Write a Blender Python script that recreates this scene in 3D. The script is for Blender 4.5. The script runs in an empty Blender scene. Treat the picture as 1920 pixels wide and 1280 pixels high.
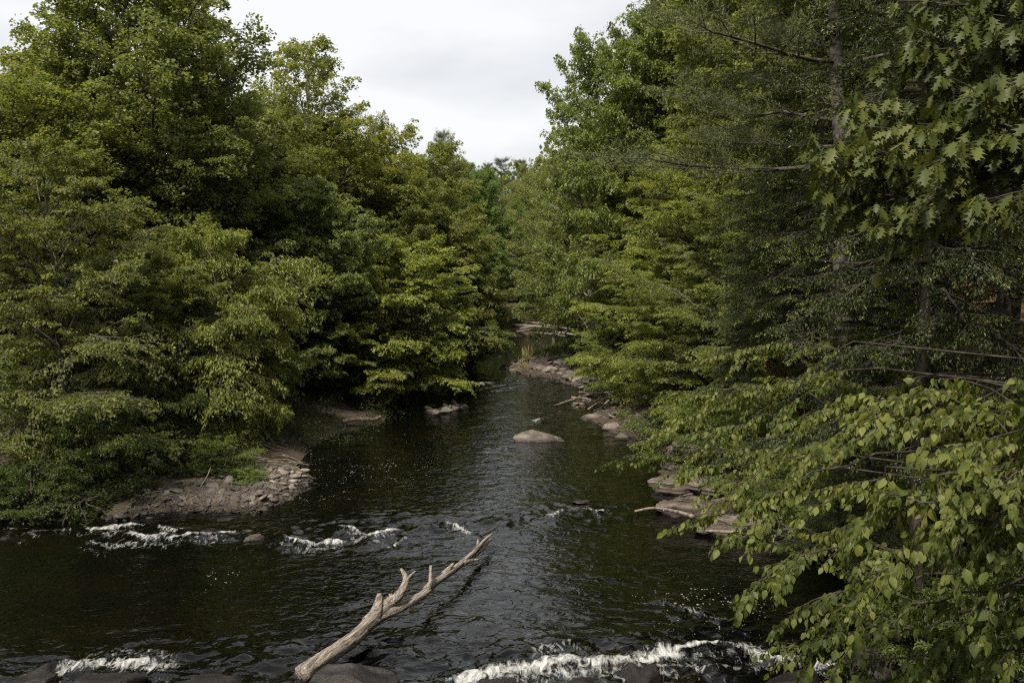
import bpy, math
import numpy as np
from mathutils import Vector

# ---------------------------------------------------------------- camera, world, sun, exposure
F = 1867.0                      # focal length in photo pixels (1920 wide)
PITCH = math.atan(160.0 / F)    # horizon at photo row 480
CAM = np.array([0.0, 0.0, 7.0])
SC = bpy.context.scene
COL = SC.collection
cam_d = bpy.data.cameras.new('camera')
cam = bpy.data.objects.new('camera', cam_d)
COL.objects.link(cam)
cam_d.sensor_width = 36.0
cam_d.lens = 36.0 * F / 1920.0
cam_d.clip_start = 0.1
cam_d.clip_end = 3000.0
cam.location = CAM
cam.rotation_euler = (math.radians(90) - PITCH, 0, 0)
SC.camera = cam

SUN_EL, SUN_AZ = math.radians(55), math.radians(203)   # azimuth clockwise from +Y (behind left)
world = bpy.data.worlds.new('World')
SC.world = world
world.use_nodes = True
wn, wl = world.node_tree.nodes, world.node_tree.links
wn.clear()
w_out = wn.new('ShaderNodeOutputWorld')
w_bg = wn.new('ShaderNodeBackground')
w_bg.inputs['Strength'].default_value = 0.1
w_sky = wn.new('ShaderNodeTexSky')
w_sky.sky_type = 'NISHITA'
w_sky.sun_disc = False
w_sky.sun_elevation = SUN_EL
w_sky.sun_rotation = SUN_AZ
w_tc = wn.new('ShaderNodeTexCoord')
w_map = wn.new('ShaderNodeMapping')
w_map.inputs['Scale'].default_value = (1.5, 1.5, 4.2)
w_noise = wn.new('ShaderNodeTexNoise')
w_noise.inputs['Scale'].default_value = 1.3
w_noise.inputs['Detail'].default_value = 5.0
w_noise.inputs['Roughness'].default_value = 0.5
w_ramp = wn.new('ShaderNodeValToRGB')
w_ramp.color_ramp.elements[0].position = 0.36
w_ramp.color_ramp.elements[0].color = (4.9, 5.1, 5.45, 1)
w_ramp.color_ramp.elements[1].position = 0.56
w_ramp.color_ramp.elements[1].color = (7.6, 7.65, 7.7, 1)
w_mix = wn.new('ShaderNodeMix')
w_mix.data_type = 'RGBA'
w_mix.inputs[0].default_value = 0.93
wl.new(w_tc.outputs['Generated'], w_map.inputs['Vector'])
wl.new(w_map.outputs['Vector'], w_noise.inputs['Vector'])
wl.new(w_noise.outputs['Fac'], w_ramp.inputs['Fac'])
wl.new(w_sky.outputs['Color'], w_mix.inputs[6])
wl.new(w_ramp.outputs['Color'], w_mix.inputs[7])
wl.new(w_mix.outputs[2], w_bg.inputs['Color'])
wl.new(w_bg.outputs['Background'], w_out.inputs['Surface'])

sun_d = bpy.data.lights.new('sun', 'SUN')
sun_d.energy = 5.0
sun_d.angle = math.radians(4)
sun_d.color = (1.0, 0.92, 0.78)
sun = bpy.data.objects.new('sun', sun_d)
COL.objects.link(sun)
sv = Vector((math.sin(SUN_AZ) * math.cos(SUN_EL), math.cos(SUN_AZ) * math.cos(SUN_EL), math.sin(SUN_EL)))
sun.rotation_euler = sv.to_track_quat('Z', 'Y').to_euler()
sun.location = (0, -20, 60)

SC.view_settings.view_transform = 'Standard'
SC.view_settings.look = 'None'
SC.view_settings.gamma = 1.0
SC.view_settings.exposure = 0.4
SC.cycles.max_bounces = 6
SC.cycles.diffuse_bounces = 3
SC.cycles.glossy_bounces = 3
SC.cycles.transmission_bounces = 3
SC.cycles.transparent_max_bounces = 4
SC.cycles.sample_clamp_indirect = 2.0
SC.cycles.use_denoising = False
SC.cycles.filter_width = 1.2

# ---------------------------------------------------------------- helpers
_cp, _sp = math.cos(PITCH), math.sin(PITCH)


def ray(px, py):
    a, b = (px - 960.0) / F, (640.0 - py) / F
    return np.array([a, _cp + b * _sp, -_sp + b * _cp])


def G(px, py, z=0.0):
    """world point on the plane z seen at a photo pixel"""
    d = ray(px, py)
    return CAM + d * ((z - CAM[2]) / d[2])


def at(px, py, Y):
    d = ray(px, py)
    return CAM + d * (Y / d[1])


def unit(v):
    return v / np.maximum(np.linalg.norm(v, axis=-1, keepdims=True), 1e-9)


def hash2(ix, iy, seed):
    h = (ix.astype(np.int64) * 374761393 + iy.astype(np.int64) * 668265263 + seed * 974711) & 0x7fffffff
    h = ((h ^ (h >> 13)) * 1274126177) & 0x7fffffff
    return ((h ^ (h >> 16)) & 0xffff) / 65535.0


def vnoise(x, y, seed=0):
    ix, iy = np.floor(x), np.floor(y)
    fx, fy = x - ix, y - iy
    ux, uy = fx * fx * fx * (fx * (fx * 6 - 15) + 10), fy * fy * fy * (fy * (fy * 6 - 15) + 10)
    a, b = hash2(ix, iy, seed), hash2(ix + 1, iy, seed)
    c, d = hash2(ix, iy + 1, seed), hash2(ix + 1, iy + 1, seed)
    return (a * (1 - ux) + b * ux) * (1 - uy) + (c * (1 - ux) + d * ux) * uy - 0.5


def fbm(x, y, octv=4, seed=0, gain=0.5):
    r, amp = 0, 1.0
    for k in range(octv):
        r = r + vnoise(x * 2 ** k + 17.3 * k, y * 2 ** k - 9.1 * k, seed + k) * amp
        amp *= gain
    return r


def sstep(a, b, x):
    t = np.clip((x - a) / (b - a), 0, 1)
    return t * t * (3 - 2 * t)


def mesh_from(name, V, faces, mat, attrs=None, smooth=False):
    """faces: list of (F,k) index arrays. attrs: name -> (domain, values)"""
    V = np.asarray(V, dtype=np.float32)
    me = bpy.data.meshes.new(name)
    idx = np.concatenate([f.ravel() for f in faces]).astype(np.int32)
    tot = np.concatenate([np.full(len(f), f.shape[1]) for f in faces]).astype(np.int32)
    st = np.concatenate([[0], np.cumsum(tot)[:-1]]).astype(np.int32)
    me.vertices.add(len(V))
    me.vertices.foreach_set('co', V.ravel())
    me.loops.add(len(idx))
    me.loops.foreach_set('vertex_index', idx)
    me.polygons.add(len(tot))
    me.polygons.foreach_set('loop_start', st)
    if smooth:
        me.polygons.foreach_set('use_smooth', np.ones(len(tot), dtype=bool))
    for k, (dom, vals) in (attrs or {}).items():
        a = me.attributes.new(k, 'FLOAT', dom)
        a.data.foreach_set('value', np.asarray(vals, dtype=np.float32))
    me.update(calc_edges=True)
    if mat:
        me.materials.append(mat)
    return me


def link(name, me, parent=None, loc=None):
    o = bpy.data.objects.new(name, me)
    COL.objects.link(o)
    if parent is not None:
        o.parent = parent
    if loc is not None:
        o.location = loc
    return o


def tag(o, label=None, cat=None, group=None, kind=None):
    if label: o['label'] = label
    if cat: o['category'] = cat
    if group: o['group'] = group
    if kind: o['kind'] = kind
    return o


# ---------------------------------------------------------------- materials
def new_mat(name):
    m = bpy.data.materials.new(name)
    m.use_nodes = True
    nt = m.node_tree
    nt.nodes.clear()
    out = nt.nodes.new('ShaderNodeOutputMaterial')
    return m, nt.nodes, nt.links, out


def ramp(N, stops):
    r = N.new('ShaderNodeValToRGB')
    e = r.color_ramp.elements
    while len(e) < len(stops):
        e.new(0.5)
    for el, (p, c) in zip(e, stops):
        el.position = p
        el.color = (*c, 1)
    return r


def noise(N, L, scale, detail=4, rough=0.55, vec=None):
    n = N.new('ShaderNodeTexNoise')
    n.inputs['Scale'].default_value = scale
    n.inputs['Detail'].default_value = detail
    n.inputs['Roughness'].default_value = rough
    if vec is not None:
        L.new(vec, n.inputs['Vector'])
    return n


def mulc(N, L, a, b, mode='MULTIPLY', fac=1.0):
    m = N.new('ShaderNodeMix')
    m.data_type = 'RGBA'
    m.blend_type = mode
    m.inputs[0].default_value = fac
    L.new(a, m.inputs[6])
    L.new(b, m.inputs[7])
    return m.outputs[2]


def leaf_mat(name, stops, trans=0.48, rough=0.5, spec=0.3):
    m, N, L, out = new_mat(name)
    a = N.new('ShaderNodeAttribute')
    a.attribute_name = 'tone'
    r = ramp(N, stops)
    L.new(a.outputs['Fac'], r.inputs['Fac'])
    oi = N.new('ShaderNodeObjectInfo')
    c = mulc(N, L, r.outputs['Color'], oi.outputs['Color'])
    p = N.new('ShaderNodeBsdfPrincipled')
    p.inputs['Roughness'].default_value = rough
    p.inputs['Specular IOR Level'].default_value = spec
    L.new(c, p.inputs['Base Color'])
    t = N.new('ShaderNodeBsdfTranslucent')
    br = N.new('ShaderNodeMix')
    br.data_type = 'RGBA'
    br.blend_type = 'MULTIPLY'
    br.inputs[0].default_value = 1.0
    br.inputs[7].default_value = (1.35, 1.35, 0.6, 1)
    L.new(c, br.inputs[6])
    L.new(br.outputs[2], t.inputs['Color'])
    mx = N.new('ShaderNodeMixShader')
    mx.inputs[0].default_value = trans
    L.new(p.outputs[0], mx.inputs[1])
    L.new(t.outputs[0], mx.inputs[2])
    L.new(mx.outputs[0], out.inputs['Surface'])
    return m


def bark_mat(name, c0, c1, scale=(9, 9, 2), rough=0.85, bump=0.5, turn=0.0):
    m, N, L, out = new_mat(name)
    tc = N.new('ShaderNodeTexCoord')
    mp = N.new('ShaderNodeMapping')
    mp.inputs['Scale'].default_value = scale
    m0 = N.new('ShaderNodeMapping')
    m0.inputs['Rotation'].default_value = (0, 0, turn)
    L.new(tc.outputs['Object'], m0.inputs['Vector'])
    L.new(m0.outputs['Vector'], mp.inputs['Vector'])
    n = noise(N, L, 1.0, 8, 0.65, mp.outputs['Vector'])
    r = ramp(N, [(0.38, c0), (0.64, c1)])
    L.new(n.outputs['Fac'], r.inputs['Fac'])
    p = N.new('ShaderNodeBsdfPrincipled')
    p.inputs['Roughness'].default_value = rough
    p.inputs['Specular IOR Level'].default_value = 0.2
    L.new(r.outputs['Color'], p.inputs['Base Color'])
    b = N.new('ShaderNodeBump')
    b.inputs['Strength'].default_value = bump
    b.inputs['Distance'].default_value = 0.03
    L.new(n.outputs['Fac'], b.inputs['Height'])
    L.new(b.outputs[0], p.inputs['Normal'])
    L.new(p.outputs[0], out.inputs['Surface'])
    return m


M = {}
M['leaf'] = leaf_mat('broadleaf', [(0.0, (0.085, 0.106, 0.032)), (0.5, (0.160, 0.184, 0.056)), (1.0, (0.288, 0.300, 0.102))])
M['leaf_yellow'] = leaf_mat('yellow_green_leaf', [(0.0, (0.090, 0.116, 0.038)), (0.5, (0.165, 0.196, 0.062)), (1.0, (0.290, 0.312, 0.106))])
M['leaf_olive'] = leaf_mat('olive_leaf', [(0.0, (0.072, 0.090, 0.030)), (0.5, (0.142, 0.162, 0.054)), (1.0, (0.285, 0.275, 0.092))])
M['leaf_near'] = leaf_mat('near_leaf', [(0.0, (0.050, 0.070, 0.018)), (0.5, (0.095, 0.120, 0.028)), (1.0, (0.185, 0.200, 0.052))], 0.45, 0.5, 0.22)
M['leaf_oak'] = leaf_mat('lobed_leaf', [(0.0, (0.042, 0.056, 0.012)), (0.6, (0.070, 0.088, 0.020)), (1.0, (0.125, 0.130, 0.030))], 0.3, 0.5, 0.25)
M['needle'] = leaf_mat('needle', [(0.0, (0.046, 0.062, 0.024)), (0.6, (0.088, 0.106, 0.038)), (1.0, (0.13, 0.145, 0.054))], 0.15, 0.5, 0.3)
M['hemlock'] = leaf_mat('hemlock_needle', [(0.0, (0.030, 0.046, 0.018)), (0.66, (0.062, 0.080, 0.026)), (0.74, (0.17, 0.18, 0.030)), (1.0, (0.27, 0.27, 0.05))], 0.2, 0.5, 0.3)
M['fern'] = leaf_mat('rusty_leaf', [(0.0, (0.14, 0.055, 0.012)), (1.0, (0.26, 0.11, 0.02))], 0.3)
M['grass'] = leaf_mat('grass_blade', [(0.0, (0.05, 0.075, 0.018)), (0.7, (0.09, 0.115, 0.03)), (1.0, (0.26, 0.22, 0.10))], 0.3)
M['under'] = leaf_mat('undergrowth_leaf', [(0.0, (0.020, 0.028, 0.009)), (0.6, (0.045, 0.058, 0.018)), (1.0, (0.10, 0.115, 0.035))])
M['bark'] = bark_mat('grey_bark', (0.035, 0.028, 0.022), (0.13, 0.115, 0.10))
M['bark_dark'] = bark_mat('dark_bark', (0.018, 0.014, 0.012), (0.07, 0.058, 0.048))
M['bark_pale'] = bark_mat('pale_bark', (0.07, 0.06, 0.05), (0.27, 0.25, 0.22), (6, 6, 5))
M['bark_fleck'] = bark_mat('lichen_bark', (0.022, 0.018, 0.015), (0.12, 0.105, 0.09), (5, 5, 5))
M['drift'] = bark_mat('bleached_wood', (0.07, 0.056, 0.046), (0.35, 0.305, 0.255), (1.6, 30, 30), 0.8, 0.9, math.radians(-74))
M['stick'] = bark_mat('weathered_stick', (0.10, 0.08, 0.06), (0.30, 0.25, 0.20))


def rock_mat(name, c0, c1, c2, wetz=0.0, layer=0.0):
    m, N, L, out = new_mat(name)
    geo = N.new('ShaderNodeNewGeometry')
    tc = N.new('ShaderNodeTexCoord')
    mp = N.new('ShaderNodeMapping')
    mp.inputs['Scale'].default_value = (1, 1, 1 + layer)
    L.new(geo.outputs['Position'], mp.inputs['Vector'])
    n1 = noise(N, L, 2.2, 6, 0.6, mp.outputs['Vector'])
    n2 = noise(N, L, 17, 6, 0.7, mp.outputs['Vector'])
    r = ramp(N, [(0.32, c0), (0.5, c1), (0.68, c2)])
    L.new(n1.outputs['Fac'], r.inputs['Fac'])
    r2 = ramp(N, [(0.3, (0.45, 0.45, 0.45)), (0.7, (1.25, 1.25, 1.25))])
    L.new(n2.outputs['Fac'], r2.inputs['Fac'])
    c = mulc(N, L, r.outputs['Color'], r2.outputs['Color'])
    oi = N.new('ShaderNodeObjectInfo')
    c = mulc(N, L, c, oi.outputs['Color'])
    # wetness line just above the water
    sx = N.new('ShaderNodeSeparateXYZ')
    L.new(geo.outputs['Position'], sx.inputs[0])
    ad = N.new('ShaderNodeMath'); ad.operation = 'MULTIPLY_ADD'
    L.new(n1.outputs['Fac'], ad.inputs[0]); ad.inputs[1].default_value = -0.16
    L.new(sx.outputs['Z'], ad.inputs[2])
    mr = N.new('ShaderNodeMapRange')
    L.new(ad.outputs[0], mr.inputs['Value'])
    mr.inputs['From Min'].default_value = wetz - 0.08
    mr.inputs['From Max'].default_value = wetz
    mr.inputs['To Min'].default_value = 0.0
    mr.inputs['To Max'].default_value = 1.0
    wm = N.new('ShaderNodeMix'); wm.data_type = 'RGBA'
    L.new(mr.outputs[0], wm.inputs[0])
    dk = N.new('ShaderNodeMix'); dk.data_type = 'RGBA'; dk.blend_type = 'MULTIPLY'
    dk.inputs[0].default_value = 1.0; dk.inputs[7].default_value = (0.22, 0.20, 0.19, 1)
    L.new(c, dk.inputs[6])
    L.new(dk.outputs[2], wm.inputs[6]); L.new(c, wm.inputs[7])
    p = N.new('ShaderNodeBsdfPrincipled')
    L.new(wm.outputs[2], p.inputs['Base Color'])
    rr = N.new('ShaderNodeMapRange')
    L.new(mr.outputs[0], rr.inputs['Value'])
    rr.inputs['To Min'].default_value = 0.4
    rr.inputs['To Max'].default_value = 0.85
    L.new(rr.outputs[0], p.inputs['Roughness'])
    p.inputs['Specular IOR Level'].default_value = 0.35
    b = N.new('ShaderNodeBump'); b.inputs['Strength'].default_value = 0.7; b.inputs['Distance'].default_value = 0.04
    L.new(n2.outputs['Fac'], b.inputs['Height'])
    L.new(b.outputs[0], p.inputs['Normal'])
    L.new(p.outputs[0], out.inputs['Surface'])
    return m


M['rock'] = rock_mat('sandstone', (0.085, 0.070, 0.060), (0.165, 0.138, 0.118), (0.27, 0.24, 0.21), 0.05)
M['ledge'] = rock_mat('bedded_sandstone', (0.085, 0.065, 0.055), (0.17, 0.135, 0.112), (0.30, 0.265, 0.23), 0.04, 5.0)
M['wetrock'] = rock_mat('wet_rock', (0.03, 0.026, 0.024), (0.065, 0.056, 0.05), (0.13, 0.105, 0.09), 0.3)

# ---------------------------------------------------------------- river outline and terrain
LEFT_EDGE = [(-900, 975), (-300, 970), (0, 968), (120, 975), (230, 972), (330, 955), (480, 962), (560, 930), (592, 893),
             (560, 872), (585, 838), (640, 812), (720, 795), (735, 770), (770, 740), (850, 700), (868, 678), (905, 655), (925, 640), (938, 634)]
RIGHT_EDGE = [(1075, 643), (1060, 655), (1000, 667), (935, 688), (985, 703), (1045, 712), (1090, 727), (1118, 745), (1112, 765),
              (1105, 785), (1130, 806), (1200, 828), (1232, 850), (1240, 880), (1225, 910), (1235, 945), (1300, 968), (1340, 1000), (1480, 1020),
              (1560, 1045), (1600, 1110), (1680, 1170), (1700, 1250)]
poly = [G(*p)[:2] for p in LEFT_EDGE] + [G(962, 631)[:2], G(1010, 630)[:2], np.array([14.0, 92.0]), np.array([34.0, 97.0]), np.array([35.0, 90.0]), np.array([14.0, 84.0])]
poly += [G(*p)[:2] for p in RIGHT_EDGE] + [np.array([5.6, 8.0]), np.array([2.6, 0.0]), np.array([-0.5, -8.0]), np.array([-4.0, -60.0]), np.array([-30.0, -60.0]), np.array([-34.0, 10.0])]
POLY = np.array(poly)


def river_sd(x, y):
    """signed distance to the river outline, negative over the water"""
    x = np.asarray(x, float); y = np.asarray(y, float)
    best = np.full(x.shape, 1e9)
    inside = np.zeros(x.shape, bool)
    n = len(POLY)
    for i in range(n):
        ax, ay = POLY[i]
        bx, by = POLY[(i + 1) % n]
        ex, ey = bx - ax, by - ay
        t = np.clip(((x - ax) * ex + (y - ay) * ey) / (ex * ex + ey * ey + 1e-12), 0, 1)
        d = np.hypot(x - ax - t * ex, y - ay - t * ey)
        best = np.minimum(best, d)
        if abs(ey) > 1e-12:
            cond = ((ay > y) != (by > y)) & (x < (bx - ax) * (y - ay) / (by - ay) + ax)
            inside ^= cond
    return np.where(inside, -best, best)


def terrain(x, y):
    x = np.asarray(x, float); y = np.asarray(y, float)
    sd = river_sd(x, y)
    nz = fbm(x * 0.35, y * 0.35, 4, 5)
    und = np.where(sd < 0, np.maximum(-0.8, sd * 0.35 - 0.02), 0)
    # flat gravel shelves: the cobble point on the left, the island bar on the right
    cob = np.exp(-(((x + 8.2) / 3.4) ** 2 + ((y - 29.5) / 2.6) ** 2) ** 2)
    bar = np.exp(-(((x - 2.6) / 4.6) ** 2 + ((y - 62) / 6.5) ** 2) ** 2)
    flat = np.clip(cob + bar, 0, 1)
    rise = 0.25 * sstep(0, 0.8, sd) + 1.0 * sstep(0.8, 4.0, sd) + 0.6 * sstep(4, 12, sd)
    rise_flat = 0.22 * sstep(0, 1.2, sd) + 0.30 * sstep(1.0, 5.0, sd) + 0.9 * sstep(5, 14, sd)
    h = rise * (1 - flat) + rise_flat * flat
    right = sstep(4, 14, x)
    hill = np.clip(sd - 6, 0, 200) * (0.05 + 0.12 * right)
    h = np.where(sd >= 0, h + np.minimum(hill, 16), und)
    h = h + np.where(sd > 0, nz * 0.5 * sstep(0.2, 3, sd) * (1 - 0.75 * flat), nz * 0.1)
    far = sstep(135, 260, y)
    h = h + far * 6
    return h


def tz(x, y):
    return float(terrain(np.array([x]), np.array([y]))[0])


def build_ground():
    def axis(lo, hi, near_lo, near_hi, step, n_out):
        a = np.arange(near_lo, near_hi + 1e-6, step)
        l = near_lo - np.geomspace(step * 1.5, near_lo - lo, n_out)[::-1]
        r = near_hi + np.geomspace(step * 1.5, hi - near_hi, n_out)
        return np.concatenate([l, a, r])
    xs = axis(-900, 900, -26, 22, 0.22, 30)
    ys = axis(-900, 1400, 8, 90, 0.28, 36)
    X, Y = np.meshgrid(xs, ys)
    Z = terrain(X, Y) + 0.03 * vnoise(X * 3.1, Y * 3.1, 9)
    V = np.stack([X, Y, Z], -1).reshape(-1, 3)
    nx, ny = len(xs), len(ys)
    i = np.arange(nx * ny).reshape(ny, nx)
    Q = np.stack([i[:-1, :-1], i[:-1, 1:], i[1:, 1:], i[1:, :-1]], -1).reshape(-1, 4)
    m, N, L, out = new_mat('forest_floor')
    geo = N.new('ShaderNodeNewGeometry')
    n1 = noise(N, L, 0.55, 6, 0.6, geo.outputs['Position'])
    n2 = noise(N, L, 14, 8, 0.75, geo.outputs['Position'])
    r1 = ramp(N, [(0.35, (0.055, 0.043, 0.034)), (0.5, (0.080, 0.063, 0.048)), (0.60, (0.065, 0.060, 0.030)), (0.72, (0.045, 0.055, 0.022))])
    L.new(n1.outputs['Fac'], r1.inputs['Fac'])
    r2 = ramp(N, [(0.3, (0.35, 0.35, 0.35)), (0.5, (0.9, 0.9, 0.9)), (0.72, (1.9, 1.75, 1.6))])
    L.new(n2.outputs['Fac'], r2.inputs['Fac'])
    # rusty needle litter under the pines on the right slope
    sx = N.new('ShaderNodeSeparateXYZ'); L.new(geo.outputs['Position'], sx.inputs[0])
    mr = N.new('ShaderNodeMapRange'); L.new(sx.outputs['X'], mr.inputs['Value'])
    mr.inputs['From Min'].default_value = 9; mr.inputs['From Max'].default_value = 13
    mm = N.new('ShaderNodeMix'); mm.data_type = 'RGBA'
    L.new(mr.outputs[0], mm.inputs[0]); L.new(r1.outputs['Color'], mm.inputs[6])
    mm.inputs[7].default_value = (0.13, 0.07, 0.032, 1)
    c = mulc(N, L, mm.outputs[2], r2.outputs['Color'])
    p = N.new('ShaderNodeBsdfPrincipled'); p.inputs['Roughness'].default_value = 0.95
    p.inputs['Specular IOR Level'].default_value = 0.15
    L.new(c, p.inputs['Base Color'])
    b = N.new('ShaderNodeBump'); b.inputs['Strength'].default_value = 0.9; b.inputs['Distance'].default_value = 0.08
    L.new(n2.outputs['Fac'], b.inputs['Height']); L.new(b.outputs[0], p.inputs['Normal'])
    L.new(p.outputs[0], out.inputs['Surface'])
    o = link('ground', mesh_from('ground', V, [Q], m, smooth=True))
    tag(o, 'earth river banks and wooded slopes under the trees', 'ground', kind='structure')


build_ground()

# ---------------------------------------------------------------- water
FOAM = [  # photo-pixel polylines on the water, half width in metres, strength
    ([(868, 1282), (920, 1264), (985, 1254), (1050, 1244), (1120, 1248), (1190, 1242), (1250, 1228)], 0.24, 1.12),
    ([(900, 1275), (1000, 1264), (1100, 1262), (1220, 1255), (1300, 1250)], 0.26, 0.80),
    ([(1010, 1228), (1060, 1215), (1100, 1222)], 0.22, 0.75),
    ([(1250, 1226), (1300, 1213), (1345, 1208)], 0.09, 1.05),
    ([(1300, 1262), (1360, 1256), (1430, 1262)], 0.16, 0.7),
    ([(1390, 1212), (1440, 1236), (1500, 1248), (1560, 1256), (1600, 1262)], 0.22, 0.95),
    ([(1345, 1208), (1420, 1214), (1490, 1240)], 0.08, 0.8),
    ([(70, 1278), (130, 1258), (200, 1245), (300, 1252)], 0.30, 0.92),
    ([(150, 1240), (240, 1225), (320, 1235)], 0.35, 0.62),
    ([(10, 999), (60, 999), (130, 996)], 0.10, 0.85),
    ([(170, 995), (215, 990), (258, 986)], 0.16, 1.05),
    ([(58, 1004), (68, 1012)], 0.10, 0.8),
    ([(175, 1018), (210, 1028), (250, 1022)], 0.16, 0.8),
    ([(245, 1010), (275, 1015), (308, 1008)], 0.16, 0.98),
    ([(300, 990), (318, 997), (338, 995)], 0.12, 0.95),
    ([(325, 1012), (370, 1009), (428, 1001)], 0.18, 1.0),
    ([(548, 1014), (585, 1022), (635, 1018)], 0.17, 1.05),
    ([(638, 992), (662, 996), (675, 1003)], 0.07, 1.1),
    ([(672, 1006), (705, 1002), (745, 998)], 0.13, 1.05),
    ([(700, 1020), (735, 1026), (760, 1015)], 0.08, 0.8),
    ([(840, 984), (862, 992), (875, 1000)], 0.14, 0.95),
    ([(1025, 972), (1040, 969), (1055, 966)], 0.08, 1.0),
    ([(1095, 957), (1120, 962), (1140, 960)], 0.08, 0.85),
    ([(1245, 1130), (1285, 1142), (1330, 1158), (1350, 1164)], 0.16, 0.72),
    ([(895, 722), (915, 719)], 0.35, 0.9),
    ([(1000, 788), (1012, 786)], 0.14, 0.95),
    ([(905, 842), (935, 838), (950, 842)], 0.10, 0.62),
    ([(925, 672), (940, 668)], 0.3, 0.7),
    ([(760, 993), (800, 985), (845, 982)], 0.05, 0.7),
]
SPECK = [((700, 880), (200, 45), 1.0), ((620, 905), (120, 50), 1.0), ((1320, 1130), (150, 70), 1.25), ((420, 1080), (60, 40), 0.9), ((760, 830), (120, 30), 0.7), ((1060, 1130), (120, 60), 0.35)]
ROUGH = [([(0, 1000), (430, 1008), (560, 1012), (700, 1008), (880, 985), (1050, 965), (1140, 958)], 1.1, 1.0),
         ([(560, 1000), (650, 985), (760, 975), (880, 980)], 1.2, 0.8),
         ([(60, 1262), (300, 1250), (600, 1240), (900, 1235), (1250, 1220), (1560, 1250)], 1.3, 1.0),
         ([(850, 730), (930, 720), (1000, 715)], 2.5, 0.8), ([(930, 660), (1010, 650)], 4, 0.8)]


def seg_dist(X, Y, pts):
    best = np.full(X.shape, 1e9)
    P = [G(*p)[:2] for p in pts]
    for a, b in zip(P[:-1], P[1:]):
        e = b - a
        t = np.clip(((X - a[0]) * e[0] + (Y - a[1]) * e[1]) / (e @ e + 1e-9), 0, 1)
        best = np.minimum(best, np.hypot(X - a[0] - t * e[0], Y - a[1] - t * e[1]))
    return best


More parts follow.
